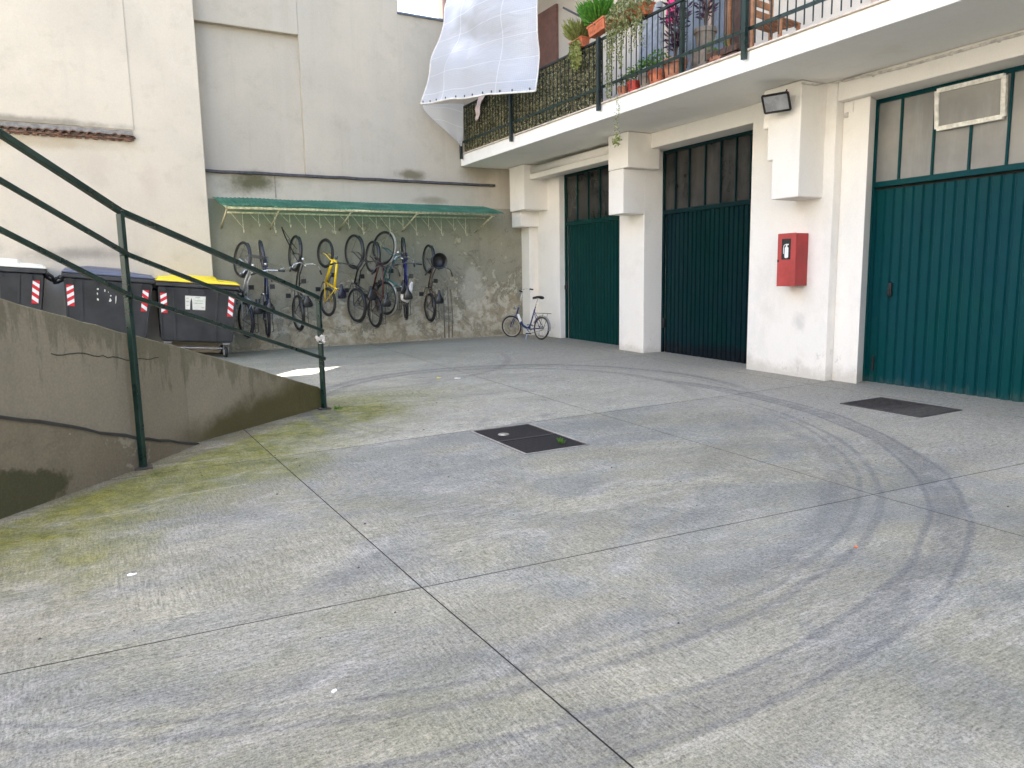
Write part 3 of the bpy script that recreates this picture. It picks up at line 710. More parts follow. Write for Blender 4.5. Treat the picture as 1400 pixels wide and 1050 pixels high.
for i in range(seg):
    for q in range(4): b.f.append((i * 4 + q, i * 4 + 4 + q, i * 4 + 4 + (q + 1) % 4, i * 4 + (q + 1) % 4)); b.mi.append(0)
b.f += [(0, 1, 2, 3), tuple(seg * 4 + q for q in (3, 2, 1, 0))]; b.mi += [0, 0]
b.build('ledge', MT['ledge'], bw)
BX('seam', MT['mortar'], bw, 3.13, 3.15, YB - 0.004, YB + 0.01, 3.14, 3.55)
# low kerb at the foot
b = MB(); b.box(1.9, 8.3, YB - 0.10, YB, -0.05, 0.235); b.build('kerb', MT['back_lower'], bw, bevel=0.02)
# thin pipes on the wall by the last bicycle
for k, (x, z0, z1) in enumerate(((6.60, 0.23, 1.32), (6.70, 0.23, 1.36), (6.78, 0.23, 1.30))):
    b = MB(); b.tube([(x, YB - 0.03, z0), (x + 0.01 * k, YB - 0.035, (z0 + z1) / 2), (x - 0.01, YB - 0.03, z1)], 0.011, 6)
    tag(b.build('wall_pipe', MT['mortar'], None, smooth=True), None, None)
    o = bpy.data.objects[-1] if False else None
for o in [o for o in C.objects if o.name.startswith('wall_pipe')]:
    o.parent = bw

# ------------------------------------------------------------------ garage building
gb = thing('garage_building', 'white garage block with stepped concrete brackets under a long balcony', 'building')
W = MT['white']; XW = 8.52; XD = 8.97
ZL = 3.70; ZC = 3.96
bv = 0.012
BX('wall', W, gb, XW, 9.6, 6.50, 7.90, -0.1, 3.955, bv)
prism('wall', W, gb, [(8.66, 6.498), (8.66, 6.12), (8.975, 6.245), (9.6, 6.245), (9.6, 6.498)], -0.1, ZL - 0.002, bevel=0.006)   # cabinet wall, stepping back to the right door
BX('pillar', W, gb, XW, 9.2, 10.34, 11.05, -0.1, 3.955, bv)
BX('wall', W, gb, 8.80, 9.6, 13.52, 14.42, -0.1, 3.955, bv)
BX('pillar', W, gb, 8.62, 9.3, 14.50, YB + 0.002, -0.1, 3.955, bv)
BX('lintel', W, gb, 8.55, 9.5, 7.902, 10.338, ZL, 3.955, bv)
BX('lintel', W, gb, 8.62, 9.5, 11.052, 13.518, ZL, 3.955, bv)
BX('lintel', W, gb, 8.53, 9.5, -6, 6.497, ZL, 3.955, bv)
BX('wall', W, gb, 8.6, 9.6, -6, 2.2, -0.1, ZL - 0.002, bv)
BX('dark_backing', MT['dark_joint_and_shade'], gb, 9.03, 9.3, 2.0, 13.9, -0.1, ZL + 0.2)  # dark sheet added behind the doors so their gaps read as shade
# stepped brackets
prism('bracket', W, gb, [(6.66, 2.50), (7.10, 2.50), (7.10, 3.02), (7.19, 3.02), (7.19, 3.45), (7.27, 3.45), (7.27, 3.95), (6.66, 3.95)], 8.04, XW + 0.01, axis='x', bevel=bv)
BX('bracket', W, gb, 8.04, 8.75, 10.20, 10.75, 3.36, 3.95, bv)
BX('bracket', W, gb, 8.055, XW + 0.01, 10.34, 10.76, 2.60, 3.358, bv)
BX('bracket', W, gb, 8.20, 8.82, 13.98, 14.62, 3.00, 3.95, bv)
BX('bracket', W, gb, 8.32, 8.82, 14.36, 14.76, 2.66, 2.998, bv)
# roller-blind casing over the far door
b = MB(); b.tube([(8.42, 10.78, 3.82), (8.42, 13.95, 3.82)], 0.085, 16); b.build('blind_casing', W, gb, smooth=True)
BX('blind_beam', W, gb, 8.34, 8.618, 11.052, 13.97, 3.63, 3.74, bv)
# balcony slab
BX('balcony_slab', MT['fascia'], gb, 7.12, 9.5, -8, YB - 0.002, 3.957, 4.19, bv)
BX('tile_edge', MT['edge'], gb, 7.09, 8.5, -8, YB - 0.004, 4.191, 4.213, 0.004)
BX('upper_facade', MT['facade'], gb, XW, 14, -8, YB - 0.003, 4.215, 26, 0.01)
BX('upper_balcony', MT['fascia'], gb, 7.12, XW - 0.002, -8, YB - 0.002, 7.3, 7.5)
# facade openings behind the balcony rail
def fbox(name, mat, y0, y1, z0, z1, d=0.04, x=XW):
    return BX(name, mat, gb, x - d, x - 0.001, y0, y1, z0, z1, 0.004)
dr = fbox('window_door', MT['palewood'], 8.74, 9.75, 4.217, 6.95, 0.05)
b = MB(); b.box(XW - 0.058, XW - 0.0505, 8.80, 9.68, 4.30, 6.85); b.build('pane', MT['blueglass'], dr)
dr = fbox('wooden_door', MT['darkwood'], 7.95, 8.72, 4.217, 6.95, 0.05)
b = MB(); b.box(XW - 0.075, XW - 0.051, 8.32, 8.42, 4.19, 6.4); b.build('stile', MT['wood'], dr)
b = MB(); b.box(XW - 0.060, XW - 0.0515, 8.46, 8.66, 4.65, 6.2); b.build('pane', MT['blueglass'], dr)
fbox('shutter', MT['shutter'], 13.05, 14.1, 4.217, 6.95, 0.06)
fbox('shutter', MT['bluegrey'], 9.9, 10.45, 4.217, 6.0, 0.05)
dr = fbox('window_door', MT['palewood'], 5.1, 6.05, 4.217, 6.95, 0.05)
b = MB(); b.box(XW - 0.058, XW - 0.0505, 5.2, 5.95, 4.30, 6.85); b.build('pane', MT['blueglass'], dr)
# conduit
b = MB(); b.tube([(8.50, 6.4, 3.93), (8.52, 5.6, 3.90), (8.53, 4.6, 3.915), (8.53, 3.0, 3.90)], 0.017, 8)
b.tube([(8.0, 6.63, 3.90), (8.25, 6.62, 3.905), (8.50, 6.4, 3.93)], 0.010, 8)
b.tube([(8.56, 6.36, 3.93), (8.60, 6.30, 3.80), (8.645, 6.35, 3.55)], 0.004, 6)
b.build('conduit', MT['conduit'], gb, smooth=True)
cl = MB().box(-0.02, 0.02, -0.012, 0.012, -0.02, 0.02).mesh('conduit_clip', [MT['conduit']])
for y in (6.0, 5.55, 5.05, 4.55, 4.0): inst('conduit_clip', cl, gb, (8.53, y, 3.905))
BX('bell_box', MT['conduit'], gb, 8.63, 8.66, 6.42, 6.47, 3.50, 3.56, 0.004)

# ------------------------------------------------------------------ garage doors
def slat_mesh(pitch, h, mat):
    b = MB(); d = 0.024; pr = [(0, 0), (0.60 * pitch, 0), (0.72 * pitch, d), (0.88 * pitch, d), (pitch - 0.002, 0.0)]
    vs = [(-0.0 + p[1], p[0], z) for z in (0, h) for p in pr]; n = len(pr)
    b.add(vs, [(i, i + 1, n + i + 1, n + i) for i in range(n - 1)])
    return b.mesh('door_slat', [mat])
def garage_door(label, y0, y1, zt, zm, ztop, mat, pmat, pitch, muntins, fw=0.05, extra=None, gmat=None, handle=None):
    t = thing('garage_door', label, 'garage door', (XD, y0, 0)); L = y1 - y0; gm = gmat or mat
    me = slat_mesh(pitch, zm - 0.04, mat); n = int((L - 2 * 0.035) / pitch) + 1
    for k in range(n):
        yy = 0.035 + k * pitch
        if yy + pitch > L - 0.02: break
        o = inst('door_slat', me, t, (-0.005 + rnd.uniform(-.003, .002), yy, 0), (0, rnd.uniform(-.0012, .0012), rnd.uniform(-.02, .02))); o.location.z = g(y0) - 0.03 + 0.05 * (g(y1) - g(y0)); 
    z0 = g(y0) - 0.05
    for a, b_ in ((0, 0.04), (L - 0.04, L)):
        MB().box(-0.035, 0.02, a, b_, z0, ztop).build('frame', gm, t, bevel=0.004)
    MB().box(-0.045, 0.02, 0.041, L - 0.041, zm - 0.035, zm + 0.035).build('rail', gm, t, bevel=0.004)
    MB().box(-0.035, 0.02, 0.041, L - 0.041, ztop - 0.05, ztop).build('rail', gm, t, bevel=0.004)
    ys = [0.04] + [m_ - y0 for m_ in muntins] + [L - 0.04]
    for i in range(len(ys) - 1):
        MB().box(0.0, 0.006, ys[i] + (0.012 if i else 0), ys[i + 1] - (0.012 if i < len(ys) - 2 else 0), zm + 0.036, ztop - 0.051).build('glass_pane', pmat, t)
        if i: MB().box(-0.03, 0.012, ys[i] - 0.0115, ys[i] + 0.0115, zm + 0.036, ztop - 0.051).build('glazing_bar', gm, t)
    for hz in (0.45, 1.35, 2.3):
        MB().tube([(-0.045, 0.03, hz - 0.05), (-0.045, 0.03, hz + 0.05)], 0.012, 8).build('hinge', gm, t, smooth=True)
    if handle:
        hy, hz = handle[0] - y0, handle[1]
        MB().box(-0.048, -0.012, hy - 0.022, hy + 0.022, hz - 0.085, hz + 0.085).build('lock_plate', MT['black'], t, bevel=0.003)
        MB().tube([(-0.03, hy, hz), (-0.075, hy, hz), (-0.075, hy, hz - 0.09)], 0.008, 6).build('handle', MT['black'], t, smooth=True)
    return t
mun3 = [2.40, 2.95, 3.45, 3.95, 4.56 - 0.02, 5.05, 5.48, 5.88]
d3 = garage_door('wide bright green corrugated garage door at the right with an open hopper window', 2.2, 6.243, 0, 2.63, 3.70, MT['door_green'], MT['pane_frost'], 0.128, [2.75, 3.20, 3.66, 4.14, 4.61, 5.02, 5.455, 5.88], handle=(5.90, 1.28))
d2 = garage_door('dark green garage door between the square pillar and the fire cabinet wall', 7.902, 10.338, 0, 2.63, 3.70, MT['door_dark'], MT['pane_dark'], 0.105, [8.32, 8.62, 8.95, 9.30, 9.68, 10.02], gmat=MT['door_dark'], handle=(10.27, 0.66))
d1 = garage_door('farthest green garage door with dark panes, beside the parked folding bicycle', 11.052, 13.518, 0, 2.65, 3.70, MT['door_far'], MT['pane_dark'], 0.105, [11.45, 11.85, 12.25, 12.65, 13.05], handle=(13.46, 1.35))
MB().box(-0.035, -0.012, 6.08 - 2.2, 6.105 - 2.2, 0.20, 0.40).build('floor_bolt', MT['black'], d3)
# hopper window in the right door: cream frame tilted out at the top
hw = MB(); y0, y1, z0, z1 = 4.66, 5.40, 3.19, 3.62
def tilt(y, z, o=0.0): return (-0.045 - 0.04 * (z - z0) / (z1 - z0) - o, y - 2.2, z)
for a, b_ in (((y0, z0), (y1, z0)), ((y0, z1), (y1, z1)), ((y0, z0), (y0, z1)), ((y1, z0), (y1, z1))):
    hw.bar(tilt(*a), tilt(*b_), 0.05, 0.05, up=(1, 0, 0))
hf = hw.build('hopper_frame', MT['cream'], d3)
MB().add([tilt(y0 + .02, z0 + .02), tilt(y1 - .02, z0 + .02), tilt(y1 - .02, z1 - .02), tilt(y0 + .02, z1 - .02), tilt(y0 + .02, z0 + .02, .006), tilt(y1 - .02, z0 + .02, .006), tilt(y1 - .02, z1 - .02, .006), tilt(y0 + .02, z1 - .02, .006)],
         [(0, 1, 2, 3), (7, 6, 5, 4), (0, 4, 5, 1), (1, 5, 6, 2), (2, 6, 7, 3), (3, 7, 4, 0)]).build('pane', MT['pane_frost'], hf)

# ------------------------------------------------------------------ fire extinguisher cabinet
fc = thing('fire_cabinet', 'red wall-mounted fire extinguisher cabinet with a white extinguisher pictogram', 'fire cabinet', (XW, 6.85, 1.34))
MB().box(-0.24, -0.001, 0, 0.295, 0, 0.71).build('case', MT['red'], fc, bevel=0.008)
MB().box(-0.262, -0.243, -0.004, 0.299, -0.004, 0.714).build('door', MT['red2'], fc, bevel=0.006)
pl = MB().box(-0.2645, -0.2625, 0.075, 0.225, 0.36, 0.64).build('sign_plate', MT['black'], fc, bevel=0.0)
ic = MB(); xx = -0.2665
def disc2(b, cy, cz, w_, h_, r=0.01, x=xx):
    vs = []; 
    for sx, sz, a0 in ((1, 1, 0), (-1, 1, 90), (-1, -1, 180), (1, -1, 270)):
        for k in range(4):
            a = R(a0 + 30 * k); vs.append((x, cy + sx * (w_ / 2 - r) + r * math.cos(a), cz + sz * (h_ / 2 - r) + r * math.sin(a)))
    n = len(vs); b.add(vs + [(x + 0.0018, v[1], v[2]) for v in vs], [tuple(range(n))[::-1], tuple(range(n, 2 * n))] + [(i, (i + 1) % n, n + (i + 1) % n, n + i) for i in range(n)])
disc2(ic, 0.142, 0.455, 0.062, 0.15, 0.02); disc2(ic, 0.142, 0.542, 0.026, 0.035, 0.006); disc2(ic, 0.135, 0.562, 0.055, 0.016, 0.005)
ic.tube([(xx, 0.165, 0.562), (xx, 0.185, 0.55), (xx, 0.192, 0.51), (xx, 0.19, 0.44)], 0.005, 6)
ic.build('extinguisher_sign', MT['white_paint'], fc)
MB().box(-0.270, -0.2625, 0.268, 0.292, 0.325, 0.36).build('latch', MT['black'], fc)

# ------------------------------------------------------------------ floodlight
fl = thing('floodlight', 'grey floodlight with a pale glass front fixed under the balcony', 'floodlight', (7.90, 6.90, 3.75), R(0))
Mf = Matrix.Rotation(R(-28), 4, 'Y') @ Matrix.Identity(4)
def fx(b): return b.xf(Matrix.Rotation(R(22), 4, 'Z') @ Matrix.Rotation(R(-35), 4, 'Y'))
b = MB(); b.hexa([(-0.10, -0.16, -0.11), (-0.10, 0.16, -0.11), (-0.10, 0.16, 0.11), (-0.10, -0.16, 0.11)], [(0.03, -0.09, -0.06), (0.03, 0.09, -0.06), (0.03, 0.09, 0.06), (0.03, -0.09, 0.06)])
fx(b).build('housing', MT['black'], fl, bevel=0.006)
b = MB()
for a, c_ in (((-0.105, -0.165, -0.115), (-0.105, 0.165, -0.115)), ((-0.105, -0.165, 0.115), (-0.105, 0.165, 0.115)), ((-0.105, -0.165, -0.115), (-0.105, -0.165, 0.115)), ((-0.105, 0.165, -0.115), (-0.105, 0.165, 0.115))):
    b.bar(a, c_, 0.022, 0.022)
fx(b).build('bezel', MT['iron_dark'], fl)
b = MB().box(-0.112, -0.106, -0.15, 0.15, -0.10, 0.10); fx(b).build('glass', MT['lamp_glass'], fl)
b = MB(); b.tube([(0.02, 0, 0), (0.10, 0.0, 0.05)], 0.016, 8); b.tube([(0.10, 0, 0.05), (0.09, -0.05, 0.12)], 0.010, 8); b.build('arm', MT['black'], fl)

# ------------------------------------------------------------------ balcony railing
XR = 7.13
br = thing('balcony_railing', 'dark green iron balcony railing of thin upright bars with posts', 'railing', (0, 0, 0))
b = MB(); b.bar((XR, 14.75, 5.16), (XR, -4, 5.16), 0.045, 0.03); b.build('top_rail', MT['dark_rail'], br)
b = MB(); b.bar((XR, 14.75, 4.45), (XR, -4, 4.45), 0.012, 0.045); b.build('lower_rail', MT['green_rail'], br)
bm_ = MB().cbox((0, 0, 0.445), 0.012, 0.012, 0.89).mesh('bar', [MT['dark_rail']])
y = 14.64
while y > 3.0: inst('bar', bm_, br, (XR, y, 4.262)); y -= 0.118
pm = MB().box(-0.025, 0.025, -0.03, 0.03, 0, 1.09).mesh('post', [MT['green_rail']])
pm2 = MB().box(-0.025, 0.025, -0.03, 0.03, 0, 1.09).mesh('post', [MT['dark_rail']])
for y in (14.70, 12.50, 9.70): inst('post', pm2, br, (7.065, y, 4.09))
for y in (6.72, 3.75): inst('post', pm, br, (7.065, y, 4.09))
inst('post', pm, br, (7.25, 8.02, 4.214))
inst('post', pm, br, (7.25, 5.0, 4.214))
b = MB(); b.bar((7.06, 9.62, 5.30), (6.85, 10.35, 5.78), 0.03, 0.03); b.build('bracket_bar', MT['black'], br)

# leaf screen on the railing
sc = thing('leaf_screen', 'strip of dry camouflage leaf screening tied along the far end of the balcony railing', 'privacy screen')
b = MB(); b.box(XR + 0.04, XR + 0.05, 9.74, 14.66, 4.23, 5.13); b.build('backing', MT['screendark'], sc)
b = MB(); r2 = random.Random(3)
for k in range(15000):
    y = 9.74 + r2.random() * 4.92; z = 4.24 + r2.random() * 0.91
    b.leaf((XR + 0.026 + r2.uniform(-0.022, 0.012), y, z), r2.uniform(0.03, 0.065), r2, 0, 0.55, droop=(r2.gauss(0, .4), r2.gauss(0, .5), r2.gauss(0, 1.0)))
o = b.build('leaves', MT['screenleaf'], sc); o['kind'] = 'stuff'

# ------------------------------------------------------------------ hanging sheet
def bil(u, v):
    # u: left->right, v: bottom->top
    BL = Vector((6.10, 14.35, 5.06)); BR = Vector((6.88, 11.28, 4.72)); TL = Vector((7.15, 14.55, 8.3)); TR = Vector((7.0, 11.35, 8.3))
    p = BL * (1 - u) * (1 - v) + BR * u * (1 - v) + TL * (1 - u) * v + TR * u * v
    s_ = math.sin(math.pi * u) 
    p.x -= 0.16 * s_ * (1 - v) ** 0.7 + 0.04 * math.sin(u * 9 + v * 4)
    p.z += 0.02 * math.sin(math.pi * u) * (1 - v) - 0.03 * abs(math.sin(u * 9.4)) * (1 - v) ** 3
    p.x += 0.05 * math.sin(v * 17 + u * 5) * (0.4 + 0.6 * (1 - v))
    p.x += 0.05 * mnoise.noise(Vector((u * 3, v * 7, 2))) + 0.022 * math.sin(u * 21 + 3 * mnoise.noise(Vector((u * 3, v * 3, 1)))) * (1 - v)
    p.x -= 0.25 * max(0, (0.35 - v)) * (1 - u)
    if v < 0.14 and u > 0.78: p.x += 0.25 * (0.14 - v) * (u - 0.78) * 6
    return p
sh = thing('tarpaulin_sheet', 'translucent white reinforced plastic sheet hanging in the wind over the balcony end', 'plastic sheet')
b = MB(); NU, NV = 60, 70; uvs = []
for j in range(NV + 1):
    for i in range(NU + 1): b.v.append(tuple(bil(i / NU, j / NV))); uvs.append((i / NU, j / NV))
for j in range(NV):
    for i in range(NU): a = j * (NU + 1) + i; b.f.append((a, a + 1, a + NU + 2, a + NU + 1)); b.mi.append(0)
o = b.build('sheet', MT['sheet'], sh, smooth=True)
ul = o.data.uv_layers.new(name='UVMap')
for lp in o.data.loops: ul.data[lp.index].uv = uvs[lp.vertex_index]
b = MB(); b.tube([bil(i / 40, 0) for i in range(41)], 0.018, 6); b.tube([bil(1, j / 40) for j in range(41)], 0.014, 6); b.tube([bil(0, j / 40) for j in range(41)], 0.012, 6)
b.build('hem', MT['whitecloth'], sh, smooth=True)
em = MB().torus((0, 0, 0), 0.016, 0.006, 'x', 10, 5).mesh('eyelet', [MT['black']])
for i in range(12): p = bil(0.03 + 0.94 * i / 11, 0.012); inst('eyelet', em, sh, (p.x - 0.01, p.y, p.z))
# loose lower flap
b = MB(); fuv = []
for j in range(15):
    for i in range(11):
        u, v = i / 10, j / 14
        a = Vector((6.10, 14.35, 5.06)); c_ = Vector((6.80, 13.95, 5.05)); tip = Vector((6.98, 14.50, 4.32))
        top_ = a.lerp(c_, u); p = top_.lerp(tip, v ** (1.0 + 0.8 * (1 - u))); p.x -= 0.12 * math.sin(math.pi * v) * (1 - u); p.y += 0.04 * math.sin(u * 7 + v * 5)
        b.v.append(tuple(p)); fuv.append((u * .25, v * .3))
for j in range(14):
    for i in range(10): q = j * 11 + i; b.f.append((q, q + 1, q + 12, q + 11)); b.mi.append(0)
o = b.build('flap', MT['sheet'], sh, smooth=True); ul = o.data.uv_layers.new(name='UVMap')
for lp in o.data.loops: ul.data[lp.index].uv = fuv[lp.vertex_index]
# pale cloth corner below the sheet
b = MB()
for j in range(9):
    for i in range(5):
        u, v = i / 4, j / 8; wd = 0.30 * (1 - v) + 0.03
        b.v.append((7.03 + 0.03 * math.sin(i * 2 + j), 13.95 - 0.15 - wd * u + 0.10 * v, 5.22 - 0.46 * v - 0.05 * u))
for j in range(8):
    for i in range(4): q = j * 5 + i; b.f.append((q, q + 1, q + 6, q + 5)); b.mi.append(0)
tag(b.build('cloth', MT['pinkcloth'], None, smooth=True), 'pale pinkish cloth corner hanging below the plastic sheet over the railing', 'cloth')

# ------------------------------------------------------------------ balcony plants and furniture
def foliage_ball(b, c, rx, ry, rz, n, size, rg, mi=0, aspect=0.5):
    for k in range(n):
        while True:
            p = Vector((rg.uniform(-1, 1), rg.uniform(-1, 1), rg.uniform(-1, 1)))
            if p.length < 1: break
        b.leaf((c[0] + p.x * rx, c[1] + p.y * ry, c[2] + p.z * rz), size * rg.uniform(0.6, 1.2), rg, mi, aspect)
def strand(b, p, L, n, size, rg, sway=0.04):
    p = Vector(p)
    for k in range(n):
        t_ = k / n; q = p + Vector((math.sin(t_ * 7) * sway, math.cos(t_ * 5) * sway - sway, -L * t_))
        b.leaf(q + Vector((rg.uniform(-.025, .025), rg.uniform(-.03, .03), 0)), size * rg.uniform(0.6, 1.1), rg, 0, 0.8)
def grassy(b, c, n, h, spread, rg, wd=0.14):
    for k in range(n):
        a = rg.random() * 6.28; r = spread * rg.random() ** 0.6
        p0 = Vector((c[0] + math.cos(a) * r * 0.4, c[1] + math.sin(a) * r * 0.4, c[2])); p1 = p0 + Vector((math.cos(a) * r, math.sin(a) * r, h * rg.uniform(0.4, 1)))
        b.leaf((p0 + p1) / 2, (p1 - p0).length, rg, 0, wd, droop=p1 - p0)
def planter(label, loc, L, wd, h, mat, rg, fol, rx=0.0, group=None):
    t = thing('planter_box', label, 'planter', loc, 0, group); t.rotation_euler = (rx, 0, 0)
    b = MB(); b.hexa([(-wd * .4, -L * .47, 0), (wd * .4, -L * .47, 0), (wd * .4, L * .47, 0), (-wd * .4, L * .47, 0)], [(-wd / 2, -L / 2, h - 0.02), (wd / 2, -L / 2, h - 0.02), (wd / 2, L / 2, h - 0.02), (-wd / 2, L / 2, h - 0.02)])
    b.box(-wd / 2 - 0.012, wd / 2 + 0.012, -L / 2 - 0.012, L / 2 + 0.012, h - 0.03, h)
    for zz in (0.35, 0.62): b.box(-wd * (0.43 + 0.05 * zz) - 0.006, wd * 0.43, -L * 0.36, L * 0.36, h * zz - 0.006, h * zz + 0.006)
    for yy in (-0.36, -0.12, 0.12, 0.36): b.box(-wd * 0.475 - 0.004, wd * .4, L * yy - .006, L * yy + .006, h * .2, h * .8)
    b.build('box', mat, t, bevel=0.004)
    b = MB(); b.box(-wd / 2 + .01, wd / 2 - .01, -L / 2 + .01, L / 2 - .01, h, h + 0.004); b.build('soil', MT['soil'], t)
    return t
t = planter('terracotta plastic planter with bright green grass on the balcony rail above a post', (7.10, 9.70, 5.24), 0.42, 0.17, 0.17, MT['terracotta'], rnd, None, R(-6))
b = MB(); grassy(b, (0, 0.03, 0.17), 420, 0.34, 0.26, rnd); b.build('foliage', MT['grass'], t)['kind'] = 'stuff'
t = planter('small terracotta planter with dry yellowish grass hanging down over the screen', (7.12, 10.28, 5.16), 0.34, 0.16, 0.15, MT['terracotta'], rnd, None, R(-3))
b = MB(); grassy(b, (0, 0, 0.15), 240, 0.30, 0.24, rnd)
for k in range(26): strand(b, (-0.11, -0.15 + 0.3 * rnd.random(), 0.10), rnd.uniform(0.15, 0.5), 12, 0.07, rnd, 0.02)
b.build('foliage', MT['dryleaf'], t)['kind'] = 'stuff'
t = planter('long terracotta planter overgrown with variegated ivy on the balcony rail', (7.12, 8.95, 5.18), 0.80, 0.17, 0.17, MT['terracotta'], rnd, None)
b = MB(); foliage_ball(b, (-0.05, 0.0, 0.15), 0.20, 0.52, 0.22, 1500, 0.05, rnd, aspect=0.8)
for k in range(34): strand(b, (-0.12, -0.40 + 0.95 * rnd.random(), 0.05), rnd.uniform(0.15, 0.55), 20, 0.045, rnd)
for yy, L_ in ((0.44, 0.98), (0.38, 0.86), (0.15, 0.62)):
    for q in range(3): strand(b, (-0.10, yy + 0.03 * q, 0.0), L_, 46, 0.045, rnd, 0.03)
b.build('foliage', MT['ivy'], t)['kind'] = 'stuff'
b = MB()
for q in range(3): strand(b, (0, 0.03 * q, 0), 0.60, 22, 0.032, rnd, 0.03)
foliage_ball(b, (0, 0, -0.66), 0.07, 0.08, 0.10, 60, 0.05, rnd, aspect=0.7)
tp_ = thing('trailing_plant', 'thin green shoot trailing down below the balcony edge in front of the pillar', 'plant', (7.04, 9.20, 4.22))
b.build('shoots', MT['dryleaf'], tp_)['kind'] = 'stuff'
def pot(label, loc, r, h, mat, folmat=None, kind=None, n=0):
    t = thing('potted_plant', label, 'plant', loc)
    MB().lathe([(0, 0), (r * .7, 0), (r * .95, h * .8), (r * 1.06, h * .8), (r * 1.06, h), (r * .95, h), (r * .92, h * .9), (0, h * .9)], n=18).build('pot', mat, t)
    b = MB()
    if kind == 'bush': foliage_ball(b, (0, 0, h + r * 1.1), r * 1.5, r * 1.5, r * 1.2, n, 0.05, rnd, aspect=.6)
    if kind == 'spiky':
        for k in range(n):
            a = rnd.random() * 6.28; st = rnd.uniform(0.15, 0.75); q = Vector((math.cos(a), math.sin(a), 0)) * rnd.uniform(0.02, 0.22) * (0.4 + st)
            b.leaf((q.x, q.y, h + st), rnd.uniform(0.08, 0.14), rnd, 0, 0.28, droop=(math.cos(a), math.sin(a), rnd.uniform(-0.3, 1)))
    b.build('foliage', folmat, t)['kind'] = 'stuff'
    if kind == 'spiky':
        b = MB()
        for k in range(7):
            a = k * 0.9; b.tube([(0, 0, h * .9), (math.cos(a) * .05, math.sin(a) * .05, h + .3), (math.cos(a) * .12, math.sin(a) * .12, h + .72)], 0.006, 5)
        b.build('stem', MT['darkwood'], t)
    return t
ZF = 4.214
pot('orange clay pot with small variegated leaves, nearest the dark railing post on the balcony floor', (7.28, 9.36, ZF), 0.085, 0.17, MT['terra2'], MT['ivy'], 'bush', 120)
pot('bright red pot with low green leaves on the balcony floor', (7.30, 9.12, ZF), 0.10, 0.20, MT['redpot'], MT['leaf'], 'bush', 160)
pot('grey brown pot with a green bush between the red pot and the orange planter', (7.34, 8.88, ZF), 0.11, 0.25, MT['greypot'], MT['leaf'], 'bush', 200)
pot('mid terracotta pot with soft green leaves left of the large clay pot', (7.34, 8.63, ZF), 0.13, 0.24, MT['terracotta'], MT['leaf'], 'bush', 200)
pot('large terracotta pot with a tall dark purple leaved plant on the balcony', (7.38, 8.30, ZF), 0.17, 0.31, MT['terra2'], MT['purpleleaf'], 'spiky', 240)
pot('beige pot raised behind the railing with a dark purple plant beside the green post', (7.75, 8.10, ZF + 0.42), 0.15, 0.30, MT['greypot'], MT['purpleleaf'], 'spiky', 150)
pot('terracotta pot half hidden behind the green inner post by the glass door', (7.75, 7.80, ZF), 0.14, 0.26, MT['terra2'], MT['leaf'], 'bush', 60)
BXo = MB().box(7.62, 7.9, 7.95, 8.25, ZF, ZF + 0.42).build('plant_stool', MT['greypot'], None, bevel=0.01); tag(BXo, 'low stool under the beige pot of the purple plant', 'stool')
# magenta cloth
b = MB()
for j in range(8):
    for i in range(6):
        b.v.append((7.55 + 0.04 * math.sin(i * 1.9 + j * .4), 8.72 - 0.055 * i, 5.75 - 0.085 * j - (0.06 if i % 2 else 0) * j / 7))
for j in range(7):
    for i in range(5): q = j * 6 + i; b.f.append((q, q + 1, q + 7, q + 6)); b.mi.append(0)
tag(b.build('laundry', MT['pink'], None, smooth=True), 'magenta cloth hanging to dry on the balcony above the purple plant', 'laundry')
# wooden chair
ch = thing('wooden_chair', 'brown wooden slatted chair standing on the balcony right of the railing post', 'chair', (7.85, 6.95, ZF), R(8))
lg = MB().box(-0.02, 0.02, -0.02, 0.02, 0, 0.44).mesh('leg', [MT['wood']])
lg2 = MB().box(-0.02, 0.02, -0.02, 0.02, 0, 0.95).mesh('leg', [MT['wood']])
for x_ in (-0.2, 0.2):
    inst('leg', lg, ch, (x_, -0.2, 0)); inst('leg', lg2, ch, (x_, 0.2, 0))
    MB().box(x_ - .012, x_ + .012, -0.18, 0.18, 0.16, 0.19).build('stretcher', MT['wood'], ch)
for k in range(5): MB().box(-0.23, 0.23, -0.22 + 0.09 * k, -0.15 + 0.09 * k, 0.44, 0.46).build('seat_slat', MT['wood'], ch)
for k in range(3): MB().box(-0.18, 0.18, 0.19, 0.21, 0.58 + 0.13 * k, 0.66 + 0.13 * k).build('back_slat', MT['wood'], ch)
tb = thing('wooden_crate', 'low dark brown wooden bench behind the railing left of the green post', 'bench', (7.8, 7.75, ZF))
for k in range(3): MB().box(-0.16, 0.16, -0.35, 0.35, 0.05 + 0.1 * k, 0.13 + 0.1 * k).build('board', MT['darkwood'], tb)

# ------------------------------------------------------------------ bike shelter
bs = thing('bike_shelter', 'green corrugated plastic canopy on cream steel brackets with bicycle hooks below', 'bicycle rack')
b = MB(); x0, x1 = 1.98, 7.62; n = int((x1 - x0) / 0.076 * 6)
for i in range(n + 1):
    x = x0 + (x1 - x0) * i / n; w_ = 0.009 * math.sin(2 * math.pi * (x - x0) / 0.076)
    for j in range(4):
        t_ = j / 3; sag = 0.02 * mnoise.noise(Vector((x * 1.3, j, 0)))
        b.v.append((x, YB - 0.01 - t_ * 1.0, 3.115 - 0.24 * t_ + w_ + sag + 0.02 * math.sin(t_ * 3)))
for i in range(n):
    for j in range(3): a = i * 4 + j; b.f.append((a, a + 1, a + 5, a + 4)); b.mi.append(0)
b.build('roof_sheet', MT['roofsheet'], bs, smooth=True)
b = MB(); b.tube([(2.08, 13.93, 2.842), (7.50, 13.93, 2.862)], 0.024, 8); b.build('front_pipe', MT['rust'], bs, smooth=True)
